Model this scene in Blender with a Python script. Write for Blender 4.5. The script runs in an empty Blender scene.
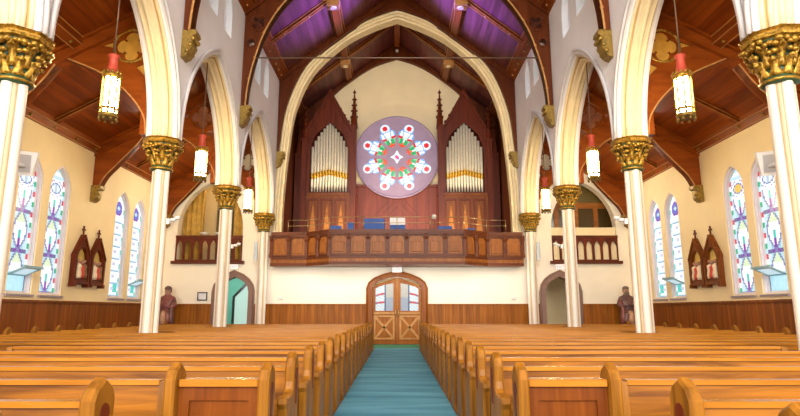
import bpy, bmesh, math, random
from mathutils import Vector, Matrix, geometry
random.seed(7)
PI = math.pi
SC = bpy.context.scene
COL = SC.collection
sin, cos = math.sin, math.cos

# ------------------------------------------------------------------ materials
def lin(h):
    h = h.lstrip('#')
    c = [int(h[i:i+2], 16)/255 for i in (0, 2, 4)]
    return tuple(x/12.92 if x <= .04045 else ((x+.055)/1.055)**2.4 for x in c) + (1,)

def newmat(name):
    m = bpy.data.materials.new(name); m.use_nodes = True
    nt = m.node_tree
    return m, nt, nt.nodes['Principled BSDF']

def paint(name, col, rough=.55, metal=0, var=.06, scale=3, bump=0, spec=.5):
    m, nt, b = newmat(name)
    c = lin(col)
    n = nt.nodes.new('ShaderNodeTexNoise'); n.inputs['Scale'].default_value = scale; n.inputs['Detail'].default_value = 3
    tc = nt.nodes.new('ShaderNodeTexCoord'); nt.links.new(tc.outputs['Object'], n.inputs['Vector'])
    r = nt.nodes.new('ShaderNodeValToRGB')
    r.color_ramp.elements[0].position = .3; r.color_ramp.elements[1].position = .7
    r.color_ramp.elements[0].color = tuple(x*(1-var) for x in c[:3])+(1,)
    r.color_ramp.elements[1].color = tuple(min(1, x*(1+var)) for x in c[:3])+(1,)
    nt.links.new(n.outputs['Fac'], r.inputs['Fac']); nt.links.new(r.outputs['Color'], b.inputs['Base Color'])
    b.inputs['Roughness'].default_value = rough; b.inputs['Metallic'].default_value = metal
    b.inputs['Specular IOR Level'].default_value = spec
    if bump:
        bp = nt.nodes.new('ShaderNodeBump'); bp.inputs['Strength'].default_value = bump; bp.inputs['Distance'].default_value = .01
        nt.links.new(n.outputs['Fac'], bp.inputs['Height']); nt.links.new(bp.outputs['Normal'], b.inputs['Normal'])
    return m

def wood(name, c1, c2, axis=0, rough=.3, grain=14, plank=0, pax=None, contrast=.25, coat=0, spec=.17):
    """oak-like grain stretched along axis; plank>0 draws boards of that width across axis pax"""
    m, nt, b = newmat(name)
    N, L = nt.nodes, nt.links
    tc = N.new('ShaderNodeTexCoord'); oi = N.new('ShaderNodeObjectInfo')
    ad = N.new('ShaderNodeVectorMath'); ad.operation = 'ADD'
    sc = N.new('ShaderNodeVectorMath'); sc.operation = 'SCALE'; sc.inputs['Scale'].default_value = 37
    cb = N.new('ShaderNodeCombineXYZ')
    for k in range(3): L.new(oi.outputs['Random'], cb.inputs[k])
    L.new(cb.outputs[0], sc.inputs[0]); L.new(tc.outputs['Object'], ad.inputs[0]); L.new(sc.outputs[0], ad.inputs[1])
    mp = N.new('ShaderNodeMapping'); s = [grain]*3; s[axis] = grain*.07; mp.inputs['Scale'].default_value = s
    L.new(ad.outputs[0], mp.inputs['Vector'])
    n = N.new('ShaderNodeTexNoise'); n.inputs['Scale'].default_value = 1; n.inputs['Detail'].default_value = 4; n.inputs['Distortion'].default_value = .6
    L.new(mp.outputs[0], n.inputs['Vector'])
    r = N.new('ShaderNodeValToRGB'); r.color_ramp.elements[0].position = .5-contrast; r.color_ramp.elements[1].position = .5+contrast
    r.color_ramp.elements[0].color = lin(c1); r.color_ramp.elements[1].color = lin(c2)
    L.new(n.outputs['Fac'], r.inputs['Fac'])
    out = r.outputs['Color']
    if plank:
        sp = N.new('ShaderNodeSeparateXYZ'); L.new(tc.outputs['Object'], sp.inputs[0])
        mu = N.new('ShaderNodeMath'); mu.operation = 'MULTIPLY'; mu.inputs[1].default_value = 1/plank
        L.new(sp.outputs[pax], mu.inputs[0])
        fl = N.new('ShaderNodeMath'); fl.operation = 'FLOOR'; L.new(mu.outputs[0], fl.inputs[0])
        fr = N.new('ShaderNodeMath'); fr.operation = 'FRACT'; L.new(mu.outputs[0], fr.inputs[0])
        wn = N.new('ShaderNodeTexWhiteNoise'); wn.noise_dimensions = '1D'; L.new(fl.outputs[0], wn.inputs['W'])
        mr = N.new('ShaderNodeMapRange'); mr.inputs['To Min'].default_value = .78; mr.inputs['To Max'].default_value = 1.12
        L.new(wn.outputs['Value'], mr.inputs['Value'])
        lt = N.new('ShaderNodeMath'); lt.operation = 'GREATER_THAN'; lt.inputs[1].default_value = .06; L.new(fr.outputs[0], lt.inputs[0])
        mr2 = N.new('ShaderNodeMapRange'); mr2.inputs['To Min'].default_value = .45; mr2.inputs['To Max'].default_value = 1
        L.new(lt.outputs[0], mr2.inputs['Value'])
        m1 = N.new('ShaderNodeMath'); m1.operation = 'MULTIPLY'; L.new(mr.outputs[0], m1.inputs[0]); L.new(mr2.outputs[0], m1.inputs[1])
        vm = N.new('ShaderNodeVectorMath'); vm.operation = 'SCALE'; L.new(out, vm.inputs[0]); L.new(m1.outputs[0], vm.inputs['Scale'])
        out = vm.outputs[0]
        bp = N.new('ShaderNodeBump'); bp.inputs['Strength'].default_value = .4; bp.inputs['Distance'].default_value = .01
        L.new(lt.outputs[0], bp.inputs['Height']); L.new(bp.outputs['Normal'], b.inputs['Normal'])
    L.new(out, b.inputs['Base Color'])
    b.inputs['Roughness'].default_value = rough; b.inputs['Specular IOR Level'].default_value = spec
    if coat: b.inputs['Coat Weight'].default_value = coat; b.inputs['Coat Roughness'].default_value = .18
    return m

def emit(name, col, s, base='#ffffff'):
    m, nt, b = newmat(name)
    b.inputs['Base Color'].default_value = lin(base)
    b.inputs['Emission Color'].default_value = lin(col); b.inputs['Emission Strength'].default_value = s
    return m

def glassmat(name, s):
    """leaded stained glass lit by daylight from outside: colour of each pane from the mesh"""
    m, nt, b = newmat(name)
    a = nt.nodes.new('ShaderNodeAttribute'); a.attribute_name = 'Col'
    n = nt.nodes.new('ShaderNodeTexNoise'); n.inputs['Scale'].default_value = 9
    tc = nt.nodes.new('ShaderNodeTexCoord'); nt.links.new(tc.outputs['Object'], n.inputs['Vector'])
    mr = nt.nodes.new('ShaderNodeMapRange'); mr.inputs['To Min'].default_value = .8; mr.inputs['To Max'].default_value = 1.2
    nt.links.new(n.outputs['Fac'], mr.inputs['Value'])
    vm = nt.nodes.new('ShaderNodeVectorMath'); vm.operation = 'SCALE'
    nt.links.new(a.outputs['Color'], vm.inputs[0]); nt.links.new(mr.outputs[0], vm.inputs['Scale'])
    nt.links.new(vm.outputs[0], b.inputs['Emission Color']); b.inputs['Emission Strength'].default_value = s
    v2 = nt.nodes.new('ShaderNodeVectorMath'); v2.operation = 'SCALE'; v2.inputs['Scale'].default_value = .25
    nt.links.new(a.outputs['Color'], v2.inputs[0]); nt.links.new(v2.outputs[0], b.inputs['Base Color']); b.inputs['Roughness'].default_value = .2
    return m

M = {}
M['cream'] = paint('cream_plaster', '#f2dfb4', .6, scale=1.2, var=.04)
M['wallback'] = paint('white_plaster', '#f4ecda', .6, scale=1.2, var=.03)
M['nave'] = paint('pale_plaster', '#e6e3e4', .6, scale=1.2, var=.04)
M['mould'] = paint('cream_moulding', '#e2d0a6', .5, var=.05)
M['mouldtan'] = paint('tan_moulding', '#c8a468', .5, var=.05)
M['mouldgrey'] = paint('grey_moulding', '#cfcac8', .5, var=.05)
M['shaft'] = paint('shaft_paint', '#e6dacb', .4, var=.05)
M['pew'] = wood('pew_oak', '#623606', '#9c6012', 0, .38, 15, contrast=.16, spec=.1)
M['pewv'] = wood('pew_end_oak', '#6c420c', '#a0681e', 2, .38, 14, contrast=.2, spec=.2)
M['cap'] = wood('pew_cap_oak', '#965a10', '#b87a26', 0, .26, 16, coat=.1, spec=.4)
M['panel'] = wood('pew_panel_oak', '#5e2c0a', '#844614', 2, .38, 14)
M['wains'] = wood('wainscot_oak', '#743a10', '#9e5a1c', 2, .4, 9, plank=.14, pax=1)
M['wainsx'] = wood('wainscot_oak_back', '#804410', '#aa681c', 2, .4, 9, plank=.14, pax=0)
M['ceil'] = wood('ceiling_boards', '#662608', '#904814', 1, .32, 6, plank=.16, pax=0)
M['ceiln'] = wood('nave_ceiling_boards', '#5a2826', '#7c4440', 1, .32, 6, plank=.2, pax=0)
M['beam'] = wood('truss_wood', '#70300a', '#944a14', 0, .35, 6)
M['beamy'] = wood('purlin_wood', '#6c2e0c', '#904a18', 1, .35, 6)
M['dark'] = wood('dark_truss_wood', '#4c200a', '#6a3210', 2, .4, 5)
M['tip'] = wood('light_edge_wood', '#a8743e', '#c89458', 1, .4, 6)
M['case'] = wood('organ_case_wood', '#4c1c0e', '#6e2e16', 2, .35, 8)
M['casel'] = wood('organ_panel_wood', '#5e2c0e', '#82481a', 2, .35, 8)
M['gal'] = wood('gallery_wood', '#4a200c', '#703816', 0, .35, 9)
M['galp'] = wood('gallery_panel_wood', '#784218', '#a4652a', 2, .35, 9)
M['door'] = wood('door_oak', '#84440f', '#a8661c', 2, .4, 9)
M['doorf'] = wood('door_frame_oak', '#783c0e', '#9c5a1c', 2, .35, 9)
M['floor'] = wood('floor_boards', '#6e4220', '#8e5a30', 1, .35, 6, plank=.12, pax=0)
M['gold'] = paint('gilded', '#a8802c', .38, .55, .6, 24, .5)
M['goldd'] = paint('dull_gold', '#8e7230', .4, .5, .35, 16, .4)
M['capgreen'] = paint('capital_green', '#2c4a2c', .5, 0, .3, 10)
M['pipe'] = paint('organ_pipe_metal', '#f6eed6', .35, .12, .06, 5)
M['pipeg'] = paint('organ_pipe_gold', '#d8a83c', .3, .7, .1, 5)
M['brass'] = paint('brass_rail', '#b8a070', .3, .8, .1)
M['iron'] = paint('iron_rod', '#7c6450', .4, .5, .1)
M['painted_glow'] = paint('gold_painted_glow', '#d8a440', .5, .2, .12, 6)
M['red'] = paint('lantern_red', '#c8503a', .5, .1, .15)
M['white'] = paint('white_plastic', '#e6e4e0', .4)
M['grey'] = paint('grey_mesh', '#b4b2b0', .5)
M['black'] = paint('black_plastic', '#1e1c1e', .4)
M['blue'] = paint('blue_fabric', '#1e50a0', .6)
M['paper'] = paint('paper', '#e8e8ec', .7)
M['stone'] = paint('rose_stone', '#a48fb0', .6, var=.06)
M['mauve'] = paint('door_stone', '#8a6a5c', .55, var=.08)
M['sill'] = paint('sill_slate', '#9c8f9a', .5)
M['robe'] = paint('statue_robe', '#7e4640', .45, .1, .35, 9)
M['skin'] = paint('statue_face', '#a87c6a', .5, 0, .2, 12)
M['robe2'] = paint('statue_dark_robe', '#664844', .45, .1, .3, 9)
M['robelight'] = paint('statue_light_cloth', '#b88c70', .5, 0, .2, 9)
M['teal'] = paint('teal_wall', '#7cc8b8', .6)
M['winpaint'] = paint('window_frame_paint', '#dcd4da', .5)
M['vent'] = paint('vent_steel', '#8ab4c0', .35, .1)
M['sign'] = emit('exit_sign_face', '#fff8f4', .45, '#e8e0dc')
M['signred'] = emit('exit_letters', '#e8402c', .9, '#c82010')
M['lampglass'] = emit('lantern_glass', '#ffe0a4', 115)
M['bulb'] = emit('spot_bulb', '#fff2d8', 4)
M['glass'] = glassmat('stained_glass', .68)
M['doorglass'] = glassmat('door_glass', .42)
M['roseglass'] = glassmat('rose_glass', .66)
M['clear'] = emit('clerestory_glass', '#d2e6e4', .5, '#5c6a70')
M['vent_glass'] = emit('vent_glass', '#cfeaf4', .6, '#5c6a70')
M['curtain'] = paint('curtain', '#c8a04a', .7, var=.2, scale=4)
M['shelf'] = wood('loft_cupboard', '#8a5020', '#b87838', 0, .4, 8)
def carpet():
    m, nt, b = newmat('teal_carpet'); N, L = nt.nodes, nt.links
    tc = N.new('ShaderNodeTexCoord'); mp = N.new('ShaderNodeMapping'); mp.inputs['Scale'].default_value = (.5, 2.6, 1)  # bands across the aisle: streaks of window light put into the colour
    L.new(tc.outputs['Object'], mp.inputs['Vector'])
    n = N.new('ShaderNodeTexNoise'); n.inputs['Scale'].default_value = 1; n.inputs['Detail'].default_value = 2; L.new(mp.outputs[0], n.inputs['Vector'])
    n2 = N.new('ShaderNodeTexNoise'); n2.inputs['Scale'].default_value = 160; L.new(tc.outputs['Object'], n2.inputs['Vector'])
    r = N.new('ShaderNodeValToRGB'); r.color_ramp.elements[0].position = .25; r.color_ramp.elements[1].position = .75
    r.color_ramp.elements[0].color = lin('#34809e'); r.color_ramp.elements[1].color = lin('#6cb4cc')
    L.new(n.outputs['Fac'], r.inputs['Fac']); L.new(r.outputs['Color'], b.inputs['Base Color'])
    bp = N.new('ShaderNodeBump'); bp.inputs['Strength'].default_value = .5; bp.inputs['Distance'].default_value = .004
    L.new(n2.outputs['Fac'], bp.inputs['Height']); L.new(bp.outputs['Normal'], b.inputs['Normal'])
    b.inputs['Roughness'].default_value = .9
    return m
M['carpet'] = carpet()
M['mat'] = paint('green_mat', '#3f8a68', .9, var=.1, scale=20)

# ------------------------------------------------------------------ mesh builder
class MB:
    def __init__(s): s.v = []; s.f = []; s.m = []; s.sm = []
    def add(s, vs, fs, mi=0, smooth=False):
        o = len(s.v); s.v += [tuple(v) for v in vs]
        for f in fs: s.f.append([o+i for i in f]); s.m.append(mi); s.sm.append(smooth)
        return s
    def box(s, x0, x1, y0, y1, z0, z1, mi=0):
        return s.add([(x, y, z) for x in (x0, x1) for y in (y0, y1) for z in (z0, z1)],
              [(0,1,3,2),(4,6,7,5),(0,4,5,1),(2,3,7,6),(0,2,6,4),(1,5,7,3)], mi)
    def prism(s, loops, w0, w1, mp, mi=0, ms=None):
        if not isinstance(loops[0], list): loops = [loops]
        loops = [[tuple(p) for p in l] for l in loops]
        flat = [p for l in loops for p in l]; n = len(flat)
        tr = geometry.tessellate_polygon([[Vector((p[0], p[1], 0)) for p in l] for l in loops])
        vs = [mp(p[0], p[1], w0) for p in flat] + [mp(p[0], p[1], w1) for p in flat]
        fs = [tuple(t) for t in tr] + [tuple(i+n for i in reversed(t)) for t in tr]
        s.add(vs, fs, mi)
        sd = []; o = 0
        for l in loops:
            k = len(l)
            for i in range(k): a, b = o+i, o+(i+1) % k; sd.append((a, b, b+n, a+n))
            o += k
        return s.add(vs, sd, mi if ms is None else ms)
    def bevel_prism(s, loop, w0, w1, c, mp, mi=0):
        """prism with chamfered rims"""
        k = len(loop)
        area = sum(loop[i][0]*loop[(i+1) % k][1]-loop[(i+1) % k][0]*loop[i][1] for i in range(k))
        if area < 0: loop = loop[::-1]
        ins = []
        for i in range(k):
            p, q, r = Vector(loop[i-1]), Vector(loop[i]), Vector(loop[(i+1) % k])
            d1, d2 = (q-p).normalized(), (r-q).normalized()
            nn = Vector((-d1.y-d2.y, d1.x+d2.x)); L = nn.length
            nn = nn/L if L > 1e-6 else Vector((-d1.y, d1.x))
            ins.append(tuple(q+nn*c/max(.5, nn.dot(Vector((-d1.y, d1.x))))))
        rings = [(ins, w0), (loop, w0+c), (loop, w1-c), (ins, w1)]
        vs = [mp(p[0], p[1], w) for l, w in rings for p in l]
        fs = []
        for j in range(3):
            for i in range(k): a, b = j*k+i, j*k+(i+1) % k; fs.append((a, b, b+k, a+k))
        tr = geometry.tessellate_polygon([[Vector((p[0], p[1], 0)) for p in ins]])
        fs += [tuple(t) for t in tr] + [tuple(i+3*k for i in reversed(t)) for t in tr]
        return s.add(vs, fs, mi)
    def band(s, inner, outer, w0, w1, mp, mi=0):
        """solid strip between two open polylines of equal length"""
        n = len(inner)
        vs = [mp(p[0], p[1], w) for l in (inner, outer) for w in (w0, w1) for p in l]
        fs = []
        for i in range(n-1):
            a, b, c, d = i, n+i, 2*n+i, 3*n+i
            fs += [(a, a+1, b+1, b), (c, d, d+1, c+1), (a, c, c+1, a+1), (b, b+1, d+1, d)]
        fs += [(0, n, 3*n, 2*n), (n-1, 3*n-1, 4*n-1, 2*n-1)]
        return s.add(vs, fs, mi)
    def tube(s, path, r, n=8, mi=0, closed=False):
        path = [Vector(p) for p in path]; k = len(path); vs = []; up = None
        for i, p in enumerate(path):
            t = (path[min(i+1, k-1)]-path[max(i-1, 0)]) if not closed else (path[(i+1) % k]-path[i-1])
            t.normalize()
            if up is None: up = Vector((0, 0, 1)) if abs(t.z) < .9 else Vector((1, 0, 0))
            a = t.cross(up).normalized(); b = a.cross(t).normalized(); up = b
            rr = r[i] if isinstance(r, (list, tuple)) else r
            vs += [p+a*rr*cos(2*PI*j/n)+b*rr*sin(2*PI*j/n) for j in range(n)]
        fs = []
        for i in range(k if closed else k-1):
            for j in range(n):
                q = (i+1) % k
                fs.append((i*n+j, i*n+(j+1) % n, q*n+(j+1) % n, q*n+j))
        if not closed: fs += [tuple(range(n)), tuple((k-1)*n+j for j in reversed(range(n)))]
        return s.add(vs, fs, mi, True)
    def lathe(s, prof, c=(0,0,0), n=16, mi=0, smooth=True, rot=0, caps=True):
        vs = []; k = len(prof)
        for r, z in prof: vs += [(c[0]+r*cos(rot+2*PI*j/n), c[1]+r*sin(rot+2*PI*j/n), c[2]+z) for j in range(n)]
        fs = [(i*n+j, i*n+(j+1) % n, (i+1)*n+(j+1) % n, (i+1)*n+j) for i in range(k-1) for j in range(n)]
        s.add(vs, fs, mi, smooth)
        if caps: s.add(vs[:n], [tuple(range(n))], mi); s.add(vs[-n:], [tuple(range(n))], mi)
        return s
    def ball(s, c, r, mi=0, n=8, sq=(1,1,1)):
        k = max(4, n//2+1)
        vs = [(c[0]+r*sq[0]*sin(PI*i/k)*cos(2*PI*j/n), c[1]+r*sq[1]*sin(PI*i/k)*sin(2*PI*j/n), c[2]+r*sq[2]*cos(PI*i/k)) for i in range(k+1) for j in range(n)]
        fs = [(i*n+j, i*n+(j+1) % n, (i+1)*n+(j+1) % n, (i+1)*n+j) for i in range(k) for j in range(n)]
        return s.add(vs, fs, mi, True)
    def mirror(s):
        o = MB(); o.v = [(-x, y, z) for x, y, z in s.v]; o.f = [list(reversed(f)) for f in s.f]; o.m = list(s.m); o.sm = list(s.sm); return o
    def build(s, name, mats, parent=None, loc=None, side=1):
        if side < 0: s = s.mirror()
        if not isinstance(mats, (list, tuple)): mats = [mats]
        me = bpy.data.meshes.new(name)
        o = (0, 0, 0) if loc is None else loc
        me.from_pydata([(v[0]-o[0], v[1]-o[1], v[2]-o[2]) for v in s.v], [], s.f)
        for m in mats: me.materials.append(m)
        me.polygons.foreach_set('material_index', s.m); me.polygons.foreach_set('use_smooth', s.sm)
        bm = bmesh.new(); bm.from_mesh(me)
        bmesh.ops.remove_doubles(bm, verts=bm.verts, dist=1e-5)
        bmesh.ops.recalc_face_normals(bm, faces=bm.faces)
        bm.to_mesh(me); bm.free()
        ob = bpy.data.objects.new(name, me); COL.objects.link(ob)
        if parent is not None: ob.parent = parent
        ob.location = o
        return ob

XZ = lambda u, v, w: (u, w, v)
YZ = lambda u, v, w: (w, u, v)
XY = lambda u, v, w: (u, v, w)

def tag(o, label, cat, group=None):
    o['label'] = label; o['category'] = cat
    if group: o['group'] = group
    return o
def thing(name, label, cat, loc=(0,0,0), group=None, rz=0):
    o = bpy.data.objects.new(name, None); COL.objects.link(o); o.location = loc; o.rotation_euler = (0, 0, rz)
    o.empty_display_size = .2
    return tag(o, label, cat, group)
def struct(name, mb, mats, parent=None, side=1):
    o = mb.build(name, mats, parent, side=side)
    if parent is None: o['kind'] = 'structure'
    return o
def copy_tree(o, loc=None, parent=None):
    c = o.copy(); COL.objects.link(c)
    if parent is not None: c.parent = parent
    if loc is not None: c.location = loc
    for ch in list(o.children): copy_tree(ch, None, c)
    return c

def arch(cx, a, zs, za, n=14):
    r = za-zs; R = (a*a+r*r)/(2*a); ph = math.atan2(r, R-a)
    right = [(cx+a-R+R*cos(ph*i/n), zs+R*sin(ph*i/n)) for i in range(n+1)]
    right[-1] = (cx, za)
    return right + [(2*cx-x, z) for x, z in reversed(right[:-1])]
def circle(cx, cz, r, n=20, ph=0): return [(cx+r*cos(ph+2*PI*i/n), cz+r*sin(ph+2*PI*i/n)) for i in range(n)]
def quatrefoil(cx, cz, r, n=8, k=4, ph=0):
    """outline of k lobes"""
    pts = []; d = r*.52; lr = r*.48
    for q in range(k):
        a = ph+2*PI*q/k; ox, oz = cx+d*cos(a), cz+d*sin(a)
        for i in range(n+1):
            b = a-PI*.62+PI*1.24*i/n; pts.append((ox+lr*cos(b), oz+lr*sin(b)))
    return pts
def spline(pts, n=6):
    out = []
    P = [pts[0]]+pts+[pts[-1]]
    for i in range(1, len(P)-2):
        for j in range(n):
            t = j/n
            out.append(tuple(.5*((2*P[i][k])+(-P[i-1][k]+P[i+1][k])*t+(2*P[i-1][k]-5*P[i][k]+4*P[i+1][k]-P[i+2][k])*t*t+(-P[i-1][k]+3*P[i][k]-3*P[i+1][k]+P[i+2][k])*t**3) for k in range(2)))
    return out+[tuple(pts[-1])]
def symm(right): return right + [(-x, z) for x, z in reversed(right[:-1])]
def offset(pl, d):
    """offset an open polyline to its left"""
    out = []
    for i, p in enumerate(pl):
        a, b = Vector(pl[max(i-1, 0)]), Vector(pl[min(i+1, len(pl)-1)])
        t = (b-a).normalized(); out.append((p[0]-t.y*d, p[1]+t.x*d))
    return out

# ------------------------------------------------------------------ the setting
NX, TW, AX = 5.37, .3, 9.62
YC = [2.5, 7.4, 12.3, 17.2, 22.2]
YB, YR, Y0 = 23.0, 27.5, -3.0
ZE, SL = 11.3, .8
ZRIDGE = ZE+SL*(NX-TW)
ZA, SA = 6.47, .545
SIDE = {-1: 'left', 1: 'right'}
NI, NO = NX-TW, NX+TW

struct('floor', MB().box(-10.3, 10.3, Y0, 27.9, -.2, 0), M['floor'])

# nave arcade walls
for sd in (-1, 1):
    low = [(Y0, 5.23)]
    bays = [(0.05, 2.45)] + [((YC[i]+YC[i+1])/2, (YC[i+1]-YC[i])/2) for i in range(4)]
    for cy, h in bays:
        ar = arch(cy, h-.16, 5.23, 8.48)
        low += list(reversed(ar))
    low += [(YB-.002, 5.23), (YB-.002, ZE+.3), (Y0, ZE+.3)]
    low = [p for i, p in enumerate(low) if i == 0 or (abs(p[0]-low[i-1][0])+abs(p[1]-low[i-1][1])) > 1e-4]
    holes = []
    for cy, h in bays[1:]:
        for d in (-.65, .65): holes.append(arch(cy+d, .36, 10.2, 11.0, 6)[::1] + [(cy+d-.36, 9.5), (cy+d+.36, 9.5)])
    mb = MB(); mb.prism([low]+holes, NI, NO, YZ)
    struct('wall_nave_'+SIDE[sd], mb, M['nave'], side=sd)
    # clerestory windows: frame and lit pane
    k = 0
    for cy, h in bays[1:]:
        for d in (-.65, .65):
            k += 1
            o = arch(cy+d, .36, 10.2, 11.0, 6) + [(cy+d-.36, 9.5), (cy+d+.36, 9.5)]
            i_ = arch(cy+d, .30, 10.2, 10.9, 6) + [(cy+d-.30, 9.57), (cy+d+.30, 9.57)]
            f = struct('window_%d' % (20+k+(8 if sd > 0 else 0)), MB().prism([o, i_], NI+.2, NI+.28, YZ), M['winpaint'], side=sd)
            MB().prism(i_, NI+.22, NI+.25, YZ).build('pane', M['clear'], f, side=sd)
    # arcade mouldings: one arch order per bay
    for bi, (cy, h) in enumerate(bays):
        mb = MB()
        a0 = arch(cy, h-.25, 5.21, 8.3); a1 = arch(cy, h-.15, 5.21, 8.49)
        mb.band(a0, a1, NX-.12, NX+.12, YZ, 0)
        a2 = arch(cy, h-.2, 5.21, 8.4)
        mb.band(a2, a1, NX-.2, NX+.2, YZ, 1)
        a3 = arch(cy, h-.07, 5.21, 8.62)
        mb.band(a1, a3, NI-.05, NO+.05, YZ, 2)
        for x, q, r, mi in ((NX-.14, arch(cy, h-.23, 5.21, 8.34), .04, 0), (NX-.22, arch(cy, h-.17, 5.21, 8.45), .04, 0), (NI-.05, arch(cy, h-.06, 5.21, 8.64), .045, 2), (NX, arch(cy, h-.25, 5.21, 8.3), .05, 0), (NX+.14, arch(cy, h-.23, 5.21, 8.34), .04, 0)):
            mb.tube([(x, y, z) for y, z in q], r, 6, mi)
        struct('trim_%d' % (bi+1+(5 if sd > 0 else 0)), mb, [M['mould'], M['mouldtan'], M['mouldgrey']], side=sd)

# stained glass ---------------------------------------------------------------
CW, CB, CLB = lin('#f4fbff'), lin('#bfe2f2'), lin('#5c86b8')
GREEN, REDC, TEAL, PURP, LEAD = lin('#2fae84'), lin('#d04a5c'), lin('#4fc8c0'), lin('#8a4ab0'), lin('#565a78')
def gold_pattern(u, v, H):
    if math.hypot(u*.3, v-(H-.58)) < .12: return lin('#e2b84c')
    return near_pattern(u, v, H)
def vent_pattern(u, v, H):
    if v < .5: return lin('#a8dcec') if abs(u) < .9 else LEAD
    return near_pattern(u, v, H)
def near_pattern(u, v, H):
    # u in -1..1, v metres above the foot
    if abs(u) > .74:
        k = int(v/.14) % 4
        return (GREEN, CW, REDC if u > 0 else GREEN, CB)[k] if abs(u) > .8 else LEAD
    p = 1.05; q = (v % p)/p
    if v > H-.85:
        d = math.hypot(u*.3, v-(H-.58))
        if d < .13: return lin('#dcecf4') if abs(u) > .12 else lin('#a8c4e0')
        if d < .16: return lin('#5a78c0')
        if d < .22: return CW
        if d < .24: return lin('#8a80c0')
        return CB if int(v*9) % 2 else CW
    w = .62*abs(sin(PI*q))
    if abs(abs(u)-w) < .09: return lin('#8088b8')
    if q > .93 or q < .04: return PURP if abs(u) < .35 else lin('#6c6c9c')
    if abs(u) < .16 and q < .3: return PURP
    if abs(u) < .12 and .3 < q < .5: return TEAL
    if abs(u) < w: return CW if q < .7 else lin('#d8ecc8')
    return lin('#a8d8e8') if abs(u) < .5 else lin('#c8e4f0')
def far_pattern(u, v, H):
    if abs(u) > .8: return (TEAL, CW, CB)[int(v/.16) % 3]
    if v > H-.8:
        d = math.hypot(u*.3, (v-(H-.5))*.7)
        if d < .06: return CB
        if d < .14: return lin('#6a74cc')
        if d < .18: return PURP
        return CW
    q = (v % .42)/.42
    if q < .12: return lin('#7ca4cc')
    if q < .2: return CB
    if abs(u) < .18 and .5 < q < .75: return lin('#c4c8e4')
    if v < .5 and u > .1 and q > .3: return TEAL
    return CW
def lancet_glass(cy, hw, z0, zs, za, x, pat, parent, side, nx=18, dz=.035):
    o = arch(0, hw, zs, za, 10)
    def width(z):
        if z <= zs: return hw
        for (xa, z_a), (xb, z_b) in zip(o, o[1:]):
            if z_a <= z <= z_b: return xa+(xb-xa)*(z-z_a)/max(1e-6, z_b-z_a)
        return 0
    vs, fs, cs = [], [], []
    nz = int((za-z0)/dz)
    for j in range(nz):
        za_, zb = z0+j*dz, z0+(j+1)*dz
        wa, wb = width(za_), width(min(zb, za-.001))
        for i in range(nx):
            ua, ub = -1+2*i/nx, -1+2*(i+1)/nx
            b = len(vs)
            for (u, w, z) in ((ua, wa, za_), (ub, wa, za_), (ub, wb, zb), (ua, wb, zb)):
                vs.append((x*side, cy+u*w, z))
            fs.append((b, b+1, b+2, b+3) if side < 0 else (b+3, b+2, b+1, b))
            wm = (wa+wb)/2; um = (ua+ub)/2*wm/hw if za_ > zs and False else (ua+ub)/2
            cs.append(pat(um, za_+dz/2-z0, za-z0))
    me = bpy.data.meshes.new('stained_glass'); me.from_pydata(vs, [], fs)
    ca = me.color_attributes.new('Col', 'FLOAT_COLOR', 'CORNER')
    for pi, c in enumerate(cs):
        for k in range(4): ca.data[pi*4+k].color = c
    me.materials.append(M['glass'])
    ob = bpy.data.objects.new('stained_glass', me); COL.objects.link(ob); ob.parent = parent
    return ob

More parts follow.
